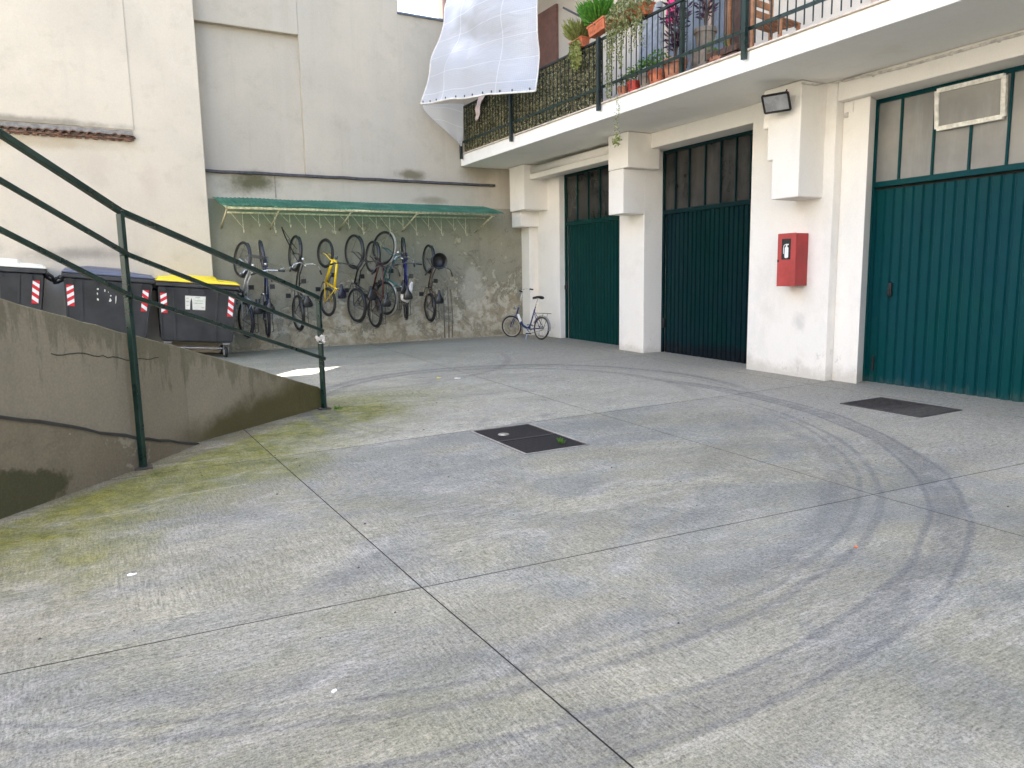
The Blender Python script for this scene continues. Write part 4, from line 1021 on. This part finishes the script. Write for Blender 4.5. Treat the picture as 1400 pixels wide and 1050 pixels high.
b = MB(); b.tube([(2.15, 14.40, 2.80), (7.45, 14.40, 2.82)], 0.017, 8); b.build('hook_rail', MT['rust'], bs, smooth=True)
for x_ in (2.10, 3.0, 4.35, 5.7, 7.42):
    b = MB(); b.tube([(x_, YB, 3.06), (x_, 13.93, 2.83)], 0.02, 6); b.tube([(x_, YB, 2.55), (x_, 14.0, 2.83)], 0.017, 6)
    b.build('bracket', MT['rust'], bs, smooth=True)
hk = MB(); hk.tube([(0, 0, 0), (0, 0, -0.30), (0, -0.03, -0.36), (0, -0.07, -0.36), (0, -0.09, -0.31)], 0.006, 6)
hk.tube([(-0.20, 0.02, 0), (0, 0, -0.27)], 0.005, 6)
hkm = hk.mesh('hook', [MT['rust']], True)
hk2 = MB(); hk2.tube([(0, 0, 0), (0, 0, -0.20), (0, -0.03, -0.25), (0, -0.07, -0.25), (0, -0.09, -0.2)], 0.006, 6); hk2.tube([(-0.16, 0.02, 0), (0, 0, -0.18)], 0.005, 6)
hkm2 = hk2.mesh('hook', [MT['rust']], True)
x_ = 2.42; k = 0
while x_ < 7.2: inst('hook', (hkm, hkm2)[k % 2], bs, (x_, 14.40, 2.80)); x_ += 0.285; k += 1

# ------------------------------------------------------------------ waste bins
def wastebin(label, loc, tilt_, rz, lid, kind):
    t = thing('waste_bin', label, 'waste bin', loc, rz, 'four-wheeled bins in a row along the beige wall'); t.rotation_euler = (0, tilt_, rz)
    # front is -y. origin at ground centre
    zb, zt = 0.27, 1.20
    def face(u, v, o=0.0):    # front face point: u -1..1, v 0..1
        hw_ = 0.56 + 0.07 * v; d = 0.40 + 0.085 * v
        return (u * hw_, -d - o, zb + (zt - zb) * v)
    b = MB(); lo = [(-.56, -.40, zb), (.56, -.40, zb), (.56, .40, zb), (-.56, .40, zb)]; hi = [(-.63, -.485, zt), (.63, -.485, zt), (.63, .485, zt), (-.63, .485, zt)]
    b.hexa(lo, hi); b.build('body', MT['bin_body'], t, bevel=0.03)
    b = MB(); b.box(-.665, .665, -.52, .52, zt + 0.001, zt + 0.075); b.build('rim', MT['bin_body'], t, bevel=0.015)
    for u in (-0.98, -0.62, 0.50, 0.98):
        b = MB(); p0 = face(u, 0.02, 0.004); p1 = face(u, 0.97, 0.004); b.bar(p0, p1, 0.03, 0.022, up=(0, 1, 0)); b.build('rib', MT['bin_body'], t, bevel=0.004)
    for u in (-0.80, -0.25, 0.15, 0.75):
        b = MB(); b.bar(face(u, 0.90, 0.008), face(u, 0.985, 0.02), 0.025, 0.03, up=(0, 1, 0)); b.build('gusset', MT['bin_body'], t)
    # lid
    z0 = zt + 0.076; b = MB(); prof = [(-0.52, 0.0), (-0.50, 0.045), (-0.30, 0.10), (0.05, 0.125), (0.40, 0.10), (0.52, 0.03)]
    secs = [(-0.66, 0.0), (-0.62, 0.55), (-0.30, 1.0), (0.28, 1.0), (0.32, 0.62), (0.62, 0.45), (0.66, 0.0)]
    for x_, k in secs:
        for y_, h_ in prof: b.v.append((x_, y_, z0 + 0.022 + h_ * k))
    np_ = len(prof)
    for i in range(len(secs) - 1):
        for j in range(np_ - 1): a = i * np_ + j; b.f.append((a, a + 1, a + np_ + 1, a + np_)[::-1]); b.mi.append(0)
    b.box(-.665, .665, -.525, .525, z0 + 0.003, z0 + 0.024)
    b.build('lid', lid, t, bevel=0.004)
    if kind == 'yellow':
        MB().box(-.668, .668, -.531, -.5255, z0 + 0.001, z0 + 0.012).build('lid_trim', MT['bin_rust'], t)
    # side lifting trunnions
    for sx in (-1, 1):
        b = MB(); b.tube([(sx * .64, -.30, zt + .03), (sx * .74, -.32, zt - .03), (sx * .76, -.2, zt - .10), (sx * .73, 0.05, zt - .09), (sx * .62, .1, zt - .02)], 0.026, 6)
        b.tube([(sx * .62, -.32, zt - .02), (sx * .70, -.36, zt + .0)], 0.035, 8)
        b.build('side_handle', MT['black'], t, smooth=True)
    # wheels
    for sx in (-1, 1):
        for sy in (-1, 1):
            wt = MB(); cx, cy = sx * .47, sy * .30
            wt.torus((cx, cy, .095), .065, .030, 'x', 18, 6); wo = wt.build('wheel', MT['rubber'], t, smooth=True)
            h = MB(); h.tube([(cx - .03, cy, .095), (cx + .03, cy, .095)], .055, 12); h.build('hub', MT['bin_white'], wo)
            f = MB(); f.box(cx - .045, cx - .037, cy - .03, cy + .03, .09, .24); f.box(cx + .037, cx + .045, cy - .03, cy + .03, .09, .24); f.box(cx - .06, cx + .06, cy - .06, cy + .06, .235, .268); f.build('caster', MT['steel'], wo)
    b = MB(); b.tube([(-.45, -.42, .17), (.40, -.42, .17)], .012, 6); b.build('brake_bar', MT['steel'], t)
    # reflective strips: red plates with white diagonals, built flat on the slanted face
    def strip_(u0, u1, v0, v1, flip):
        r_ = MB(); r_.add([face(u0, v0, .0165), face(u1, v0, .0165), face(u1, v1, .0165), face(u0, v1, .0165), face(u0, v0, .012), face(u1, v0, .012), face(u1, v1, .012), face(u0, v1, .012)],
                          [(0, 1, 2, 3), (0, 4, 5, 1), (1, 5, 6, 2), (2, 6, 7, 3), (3, 7, 4, 0)])
        ro = r_.build('reflector', MT['sticker_red'], t)
        nst = 3; dv = (v1 - v0) / 3.0; sl = dv * 0.55
        w2 = MB()
        for k in range(nst):
            va = v0 + dv * k + dv * 0.05; vb = va + dv * 0.5
            q = [(u0, va), (u1, va + sl), (u1, vb + sl), (u0, vb)] if not flip else [(u0, va + sl), (u1, va), (u1, vb), (u0, vb + sl)]
            q = [(u, min(v1, v)) for u, v in q]
            w2.add([face(u, v, .018) for u, v in q], [(0, 1, 2, 3)])
        w2.build('white_band', MT['sticker_white'], ro)
    strip_(-0.96, -0.80, 0.52, 0.88, False); strip_(0.78, 0.93, 0.50, 0.88, True)
    rr = random.Random(len(label))
    if kind == 'yellow':
        b = MB(); b.add([face(-.34, .60, .006), face(.18, .60, .006), face(.18, .85, .006), face(-.34, .85, .006)], [(0, 1, 2, 3)]); lo_ = b.build('label_sheet', MT['paper'], t)
        b = MB(); b.add([face(-.22, .60, .0075), face(-.15, .60, .0075), face(-.165, .76, .0075), face(-.185, .82, .0075), face(-.21, .74, .0075)], [(0, 1, 2, 3, 4)]); b.build('torn_patch', MT['bin_body'], lo_)
        b = MB()
        for u0, u1, v in ((-.31, -.25, .80), (-.31, -.25, .74), (-.31, -.25, .67), (-.08, .04, .82), (-.10, .12, .76), (-.10, .12, .715), (.08, .14, .64)):
            b.add([face(u0, v, .0075), face(u1, v, .0075), face(u1, v + .012, .0075), face(u0, v + .012, .0075)], [(0, 1, 2, 3)])
        b.build('faded_print', MT['print'], lo_)
    if kind == 'grey':
        b = MB()
        for u, v, w_, h_ in ((-.26, .84, .06, .03), (-.27, .76, .04, .05), (-.26, .66, .05, .04), (-.10, .82, .03, .05), (-.02, .80, .015, .03), (.03, .66, .07, .07), (.16, .68, .03, .14), (.17, .84, .02, .04), (.04, .74, .04, .03)):
            pts_ = []
            for k in range(7):
                a = 6.283 * k / 7; q = rr.uniform(.6, 1.1); pts_.append(face(u + math.cos(a) * w_ * .5 * q, v + math.sin(a) * h_ * .6 * q, .006))
            b.add(pts_, [tuple(range(7))])
        b.build('torn_label', MT['paper'], t)
    if kind == 'white':
        b = MB(); b.add([face(-.20, .55, .006), face(.10, .55, .006), face(.10, .82, .006), face(-.20, .82, .006)], [(0, 1, 2, 3)]); b.build('label_sheet', MT['paper'], t)
    return t
def binloc(x): return (x, 14.06, rampz(x, 13.7) - 0.005)
wastebin('charcoal waste bin with a yellow lid and white label, rightmost of the bins', binloc(1.40), R(4.8), R(-1.5), MT['bin_yellow'], 'yellow')
wastebin('charcoal waste bin with a blue grey lid and torn label, middle of the row', binloc(0.03), R(5.8), R(1), MT['bin_grey'], 'grey')
wastebin('charcoal waste bin with a cream white lid at the left edge', binloc(-1.47), R(4.5), R(2), MT['bin_white'], 'white')

# ------------------------------------------------------------------ bicycles
def wheel_objs(parent, c, r, tyre, rimm, M, fat=0.02, spokes=16):
    b = MB(); b.torus(c, r - fat, fat, 'y', 30, 6); w_ = b.xf(M).build('wheel', tyre, parent, smooth=True)
    b = MB(); b.torus(c, r - fat * 2.1, 0.010, 'y', 30, 4); b.xf(M).build('rim', rimm, w_, smooth=True)
    b = MB(); 
    for k in range(spokes):
        a = 6.283 * k / spokes; b.tube([(c[0], c[1] + (0.02 if k % 2 else -0.02), c[2]), (c[0] + math.cos(a) * (r - fat * 2), c[1], c[2] + math.sin(a) * (r - fat * 2))], 0.0022, 3, caps=False)
    b.tube([(c[0], c[1] - .05, c[2]), (c[0], c[1] + .05, c[2])], 0.018, 8)
    b.xf(M).build('spokes', MT['steel'], w_)
    return w_
paintc = {}
def paint(c):
    if c not in paintc: paintc[c] = simple('bicycle_paint', c, 0.32, var=0.12)
    return paintc[c]
def bicycle(label, wb=1.05, r=0.33, col=(0.1, 0.1, 0.1), style='city', steer=0.0, tyre=None, rim=None, basket=None, guards=True, rack=True, fat=0.023, saddle=(0.02, 0.02, 0.02), bar='swept', group='bicycles hanging by their front wheels under the canopy', fork_col=None, guard_col=None, sh=0.0, metal='dull'):
    t = thing('bicycle', label, 'bicycle', group=group); CH = MT['chrome'] if metal == 'bright' else MT['gunmetal']
    tyre = tyre or MT['rubber']; rim = rim or MT['gunmetal']; P = paint(col); I = Matrix.Identity(4)
    k = wb / 1.05
    bb = Vector((0.43 * k, 0, r - 0.04)); st = Vector((0.27 * k, 0, r + 0.42 * k)); hb = Vector((wb - 0.15 * k, 0, r + 0.30 * k)); ht = Vector((wb - 0.20 * k, 0, r + 0.46 * k))
    ra = Vector((0, 0, r)); fa = Vector((wb, 0, r))
    f = MB(); fr = 0.016
    if style == 'city':      # low step-through
        f.tube([hb, hb.lerp(bb, .5) + Vector((0, 0, -0.04)), bb], fr + .002, 8); f.tube([ht, ht.lerp(bb, .45) + Vector((0, 0, -.02)), bb.lerp(st, .35)], fr - .003, 8)
    elif style == 'diamond': f.tube([hb, bb], fr + .003, 8); f.tube([ht, st], fr, 8)
    elif style == 'kids': f.tube([hb, bb], 0.028, 8); f.tube([ht, st.lerp(bb, .25)], 0.024, 8)
    elif style == 'folding': f.tube([hb + Vector((0, 0, -.0)), Vector((wb * .62, 0, r + .03)), bb.lerp(Vector((wb * .62, 0, r + .03)), .3), bb.lerp(st, .12)], 0.026, 10)
    f.tube([bb, st], fr, 8); f.tube([hb, ht], fr + .004, 8)
    for s_ in (-1, 1):
        f.tube([ra + Vector((0, s_ * .06, 0)), bb + Vector((0, s_ * .03, 0))], 0.009, 6); f.tube([ra + Vector((0, s_ * .06, 0)), st.lerp(bb, .12) + Vector((0, s_ * .015, 0))], 0.008, 6)
    f.build('frame', P, t, smooth=True)
    # steered front end
    ax = (ht - hb).normalized(); S = Matrix.Translation(hb) @ Matrix.Rotation(steer, 4, ax) @ Matrix.Translation(-hb)
    f = MB()
    for s_ in (-1, 1): f.tube([hb + Vector((0, s_ * .045, -.02)), fa + Vector((-.03, s_ * .055, .10)), fa + Vector((0, s_ * .055, 0))], 0.010, 6)
    f.tube([hb + Vector((0, -.05, -.02)), hb + Vector((0, .05, -.02))], 0.013, 6)
    f.xf(S).build('fork', paint(fork_col) if fork_col else P, t, smooth=True)
    wheel_objs(t, fa, r, tyre, rim, S, fat); wheel_objs(t, ra, r, tyre, rim, I, fat)
    sp = ht + ax * 0.14 * (1 if style != 'folding' else 2.6)
    h = MB(); h.tube([ht, sp], 0.012, 8)
    if bar == 'swept':
        pts = [(-.13, .30, .02), (.0, .24, .05), (.05, .12, .03), (.03, 0, 0), (.05, -.12, .03), (.0, -.24, .05), (-.13, -.30, .02)]
    else: pts = [(-.03, .30, .03), (0, .15, .01), (.02, 0, 0), (0, -.15, .01), (-.03, -.30, .03)]
    pts = [sp + Vector(p) for p in pts]; h.tube(pts, 0.011, 8); ho = h.xf(S).build('handlebar', CH, t, smooth=True)
    for s_ in (0, -1):
        g_ = MB(); a = pts[s_]; b_ = pts[1 if s_ == 0 else -2]; g_.tube([a, a.lerp(b_, .8 if bar != 'swept' else .6)], 0.017, 8); g_.xf(S).build('grip', MT['black'], ho, smooth=True)
        g_ = MB(); q = a.lerp(b_, .5); g_.tube([q + Vector((.03, 0, -.03)), a + Vector((.06, 0, -.035))], 0.005, 5); g_.xf(S).build('brake_lever', CH, ho)
    # saddle
    sp2 = st + (st - bb).normalized() * (0.14 + sh); f = MB(); f.tube([st, sp2], 0.013, 8); f.build('seat_post', CH, t, smooth=True)
    f = MB(); prof = [(-.13, .075, .0), (-.10, .10, .02), (-.02, .085, .02), (.06, .035, .01), (.15, .02, .0)]
    for px_, hw_, dz in prof:
        for q in range(8):
            a = 6.283 * q / 8; f.v.append((sp2.x + px_, hw_ * math.cos(a), sp2.z + .02 + dz + .028 * math.sin(a)))
    for i in range(len(prof) - 1):
        for q in range(8): f.f.append((i * 8 + q, i * 8 + (q + 1) % 8, (i + 1) * 8 + (q + 1) % 8, (i + 1) * 8 + q)); f.mi.append(0)
    f.f += [tuple(range(8))[::-1], tuple(32 + q for q in range(8))]; f.mi += [0, 0]
    f.build('saddle', paint(saddle), t, smooth=True)
    # drive train
    f = MB(); f.torus(bb + Vector((0, -.05, 0)), 0.085, 0.007, 'y', 22, 4); f.tube([bb + Vector((0, -.065, 0)), bb + Vector((0, .065, 0))], .016, 8)
    for q in range(5): a = 1.257 * q; f.tube([bb + Vector((0, -.05, 0)), bb + Vector((math.cos(a) * .085, -.05, math.sin(a) * .085))], .005, 4)
    co = f.build('chainset', CH, t, smooth=True)
    for s_ in (-1, 1):
        a = 0.6 if s_ < 0 else 0.6 + math.pi; e = bb + Vector((math.cos(a) * .165, s_ * .075, math.sin(a) * .165))
        f = MB(); f.tube([bb + Vector((0, s_ * .068, 0)), e], .009, 6); f.build('crank', CH, co)
        f = MB(); f.cbox((e.x, e.y + s_ * .055, e.z), .085, .09, .025); f.build('pedal', MT['black'], co)
    f = MB(); f.tube([ra + Vector((0, -.05, .035)), bb + Vector((0, -.05, .085))], .005, 4); f.tube([ra + Vector((0, -.05, -.035)), bb + Vector((0, -.05, -.085))], .005, 4); f.build('chain', MT['black'], t)
    if guards:
        def guard(c, a0, a1, M, nm):
            f = MB(); n = 16; R2 = r + 0.022
            for i in range(n + 1):
                a = R(a0 + (a1 - a0) * i / n)
                for yy, dr in ((-.028, -.008), (-.015, .004), (.015, .004), (.028, -.008)): f.v.append((c.x + math.cos(a) * (R2 + dr), yy, c.z + math.sin(a) * (R2 + dr)))
            for i in range(n):
                for q in range(3): a = i * 4 + q; f.f.append((a, a + 1, a + 5, a + 4)); f.mi.append(0)
            f.tube([c + Vector((0, .05, 0)), c + Vector((math.cos(R(a1 if c.x < .1 else a0)) * (R2), .03, math.sin(R(a1 if c.x < .1 else a0)) * R2))], .003, 4)
            f.xf(M).build('mudguard', paint(guard_col) if guard_col else P, t, smooth=True)
        guard(ra, 20, 190, I, 0); guard(fa, 35, 165, S, 1)
    if rack:
        f = MB(); z_ = r * 2 + .07
        for yy in (-.06, 0, .06): f.tube([(-.22, yy, z_), (.16, yy, z_)], .006, 5)
        f.tube([(-.22, -.06, z_), (-.24, 0, z_), (-.22, .06, z_)], .006, 5)
        for yy in (-.065, .065): f.tube([(-.10, yy, z_), (0, yy, r)], .005, 5)
        f.build('rear_rack', MT['black'], t, smooth=True)
    if basket:
        kind, bw_, bh_ = basket; c = sp + Vector((0.17, 0, -.06)); f = MB()
        if kind == 'wire':
            for i in range(6):
                z_ = c.z - bh_ / 2 + bh_ * i / 5; k_ = .8 + .2 * i / 5; f.tube([(c.x - .13 * k_, -bw_ / 2 * k_, z_), (c.x + .13 * k_, -bw_ / 2 * k_, z_), (c.x + .13 * k_, bw_ / 2 * k_, z_), (c.x - .13 * k_, bw_ / 2 * k_, z_), (c.x - .13 * k_, -bw_ / 2 * k_, z_)], .004, 4)
            for i in range(9):
                y_ = -bw_ / 2 + bw_ * i / 8
                for xs_ in (-.13, .13): f.tube([(c.x + xs_ * .8, y_ * .8, c.z - bh_ / 2), (c.x + xs_, y_, c.z + bh_ / 2)], .0035, 4)
                f.tube([(c.x - .1, y_ * .8, c.z - bh_ / 2), (c.x + .1, y_ * .8, c.z - bh_ / 2)], .0035, 4)
            f.xf(S).build('basket', MT['wire'], t)
        else:
            f.lathe([(0.0, -.10), (.11, -.10), (.155, -.02), (.165, .10), (.158, .10), (.14, -.01), (.10, -.08), (0, -.08)], (c.x, c.y, c.z + .02), 20); f.xf(S).build('basket', MT['black'], t, smooth=True)
    # head lamp
    f = MB(); q = ht + Vector((.06, 0, -.02)); f.tube([q, q + Vector((.05, 0, 0))], .026, 10, r2=.032); f.xf(S).build('headlamp', CH, t, smooth=True)
    return t
def hang(t, X, Y, Zlow, yaw, r, lean=0.0):
    # rear wheel axle low, front wheel high: local x -> up, local z -> toward the yard, local y -> sideways
    out_ = Vector((math.sin(yaw), -math.cos(yaw), 0)); up = Vector((math.sin(lean) * math.cos(yaw), math.sin(lean) * math.sin(yaw), math.cos(lean)))
    zl = out_; xl = up; yl = zl.cross(xl).normalized(); zl = xl.cross(yl).normalized()
    M = Matrix((xl, yl, zl)).transposed().to_4x4(); M.translation = Vector((X, Y, Zlow)) - (M.to_3x3() @ Vector((0, 0, r)))
    t.matrix_world = M
# yaw > 0 turns the saddle side towards +x
hang(bicycle('silver city bicycle with a wire basket hanging next to the yellow lidded bin', 1.12, .335, (0.55, 0.55, 0.56), 'city', R(-8), basket=('wire', .36, .26), guard_col=(0.03, 0.03, 0.04), metal='bright'), 2.36, 14.46, .84, R(13), .335)
hang(bicycle('blue bicycle seen edge on, second from the left under the canopy', 1.14, .34, (0.008, 0.02, 0.08), 'diamond', R(6), guard_col=(0.02, 0.02, 0.03), metal='bright', bar='flat'), 2.74, 14.42, .84, R(-5), .34)
b3 = bicycle('black and teal bicycle with bright swept handlebars, left of the yellow one', 1.14, .345, (0.03, 0.03, 0.032), 'city', R(-6), guard_col=(0.02, 0.02, 0.02), rack=True, metal='bright')
hang(b3, 3.33, 14.42, .93, R(4), .345)
b = MB(); n_ = 10
for k in range(n_ + 1):
    t_ = k / n_; x_ = 3.10 + 0.20 * t_ ** 1.3; z_ = 2.55 - 0.50 * t_
    for dy_, dx_ in ((-.03, -.008), (0, .010), (.03, -.008)): b.v.append((x_ + dx_, 14.30 + dy_, z_))
for k in range(n_):
    for q in range(2): a = k * 3 + q; b.f.append((a, a + 1, a + 4, a + 3)); b.mi.append(0)
b.tube([(3.12, 14.30, 2.50), (3.34, 14.32, 2.16)], .006, 5); b.tube([(3.2, 14.30, 2.32), (3.36, 14.32, 2.14)], .006, 5)
bpy.context.view_layer.update()
b.xf(b3.matrix_world.inverted()).build('loose_mudguard', MT['rubber'], b3)
hang(bicycle('small bright yellow bicycle hanging alone under the canopy', .95, .29, (0.85, 0.58, 0.012), 'kids', R(-2), guards=False, rack=False, fat=.027, bar='flat', saddle=(0.015, 0.015, 0.03)), 3.93, 14.44, 1.12, R(15), .29)
hang(bicycle('black bicycle with a big front wheel, leftmost of the tight central bunch', 1.06, .345, (0.025, 0.024, 0.022), 'city', R(-2), rack=True, guard_col=(0.02, 0.02, 0.02)), 4.50, 14.42, 1.04, R(13), .345)
hang(bicycle('dark red bicycle squeezed in the middle of the central bunch', 1.10, .32, (0.07, 0.018, 0.015), 'diamond', R(-4), guard_col=(0.015, 0.015, 0.015)), 4.84, 14.32, .90, R(5), .32)
hang(bicycle('teal bicycle with cream tyres and mudguards in the central bunch', 1.02, .345, (0.02, 0.11, 0.12), 'city', R(-6), tyre=None, guard_col=(0.38, 0.36, 0.30), metal='bright'), 5.14, 14.46, 1.16, R(20), .345)
hang(bicycle('royal blue bicycle with black wheels, right end of the central bunch', 1.04, .32, (0.008, 0.014, 0.13), 'diamond', R(2), bar='flat', fat=.028, guard_col=(0.015, 0.015, 0.015)), 5.53, 14.36, 1.04, R(-16), .32)
hang(bicycle('rusty dark bicycle with a round black basket hanging alone at the right end', 1.02, .30, (0.10, 0.062, 0.04), 'city', R(-3), basket=('bowl', .3, .2), guard_col=(0.02, 0.02, 0.02)), 6.11, 14.46, .94, R(-2), .30)
# white helmet bag on the blue bicycle
b = MB(); foliage = None
b.lathe([(0, -.14), (.07, -.13), (.115, -.07), (.12, 0), (.10, .06), (.06, .12), (.035, .20), (.03, .28), (0.0, .28)], n=14)
for i, v in enumerate(b.v): q = Vector(v); b.v[i] = tuple(q + Vector((mnoise.noise(q * 14), mnoise.noise(q * 14 + Vector((5, 5, 5))), mnoise.noise(q * 14 + Vector((9, 1, 5))))) * 0.035)
o = b.build('carrier_bag', MT['whitecloth'], None, smooth=True, loc=(5.42, 14.0, 1.22)); o.rotation_euler = (0, R(28), 0)
tag(o, 'crumpled white bag hanging from the saddle of the blue bicycle', 'bag')
# parked folding bicycle
fb = bicycle('blue folding bicycle with white wall tyres standing by the white pillar', 1.00, .25, (0.010, 0.028, 0.12), 'folding', R(26), tyre=MT['rubber'], rim=paint((0.50, 0.44, 0.34)), rack=True, fat=.02, group='', bar='swept', guard_col=(0.30, 0.29, 0.28), sh=0.10, metal='bright')

fb.matrix_world = Matrix.Translation((8.24, 13.42, g(13.6))) @ Matrix.Rotation(R(90 + 10), 4, 'Z') @ Matrix.Rotation(R(5), 4, 'X')
# white blaze stripes on its frame
b = MB()
k_ = Vector((1 - .16, 0, .25 + .26)); 
b.tube([Vector((.82, .0, .52)), Vector((.70, 0, .36))], .031, 8); b.build('white_stripe', MT['white_paint'], fb, smooth=True)
# stand
b = MB(); b.tube([(.42, .03, .2), (.36, .12, .0)], .008, 6); b.build('kickstand', MT['chrome'], fb)

# ------------------------------------------------------------------ litter
def litter(label, loc, size, mat, cat='litter'):
    b = MB(); n = 7; rg = random.Random(int(loc[0] * 100)); vs = []
    for k in range(n):
        a = 6.283 * k / n; q = rg.uniform(.6, 1.2); vs.append((math.cos(a) * size * q, math.sin(a) * size * .6 * q, .003 + rg.random() * .006))
    b.add(vs + [(v[0], v[1], 0.0) for v in vs], [tuple(range(n))] + [(i, n + i, n + (i + 1) % n, (i + 1) % n) for i in range(n)])
    tag(b.build('litter', mat, None, loc=(loc[0], loc[1], g(loc[1]) + .001)), label, cat)
litter('white scrap of paper on the concrete in the lower left foreground', (0.63, 2.52), .014, MT['white_paint'])
litter('white scrap on the concrete far out beside the back of the yard', (4.37, 9.41), .05, MT['white_paint'])
litter('yellow leaf lying near the white scrap at the back of the yard', (4.15, 9.58), .04, MT['bin_yellow'])
litter('small orange brown leaf on the concrete inside the tyre marks at right', (3.52, 2.44), .016, MT['terracotta'])
litter('pale scrap on the mossy concrete at the far left', (0.02, 4.12), .022, MT['white_paint'])
b = MB(); r3 = random.Random(11)
for k in range(170):
    x, y = r3.uniform(-.5, 8), r3.uniform(1.2, 13)
    if 3 < x < 3.7 and 5.1 < y < 6.3: continue
    if y > 5.4 + (x + .68) and x < 2.2: continue
    s_ = r3.uniform(.004, .011); z = g(y)
    b.add([(x - s_, y, z), (x, y - s_ * .7, z), (x + s_, y, z), (x, y + s_ * .8, z), (x, y, z + s_ * .8)], [(0, 1, 4), (1, 2, 4), (2, 3, 4), (3, 0, 4)])
tag(b.build('grit', MT['dirt']), 'dark grit and crumbs scattered over the concrete', None, kind='stuff')

# ------------------------------------------------------------------ unseen block added behind the camera to bounce daylight into the yard
ob = thing('bounce_block', 'unseen pale block added behind the viewer to bounce daylight into the yard', 'building')
BX('wall', MT['bounce_pale'], ob, -19, -13, -14, 22, -0.1, 13)  # side part of the added, unseen bounce block
BX('wall', MT['bounce_pale'], ob, -12.998, 7.1, -16, -12, -0.1, 8)  # rear part of the added, unseen bounce block
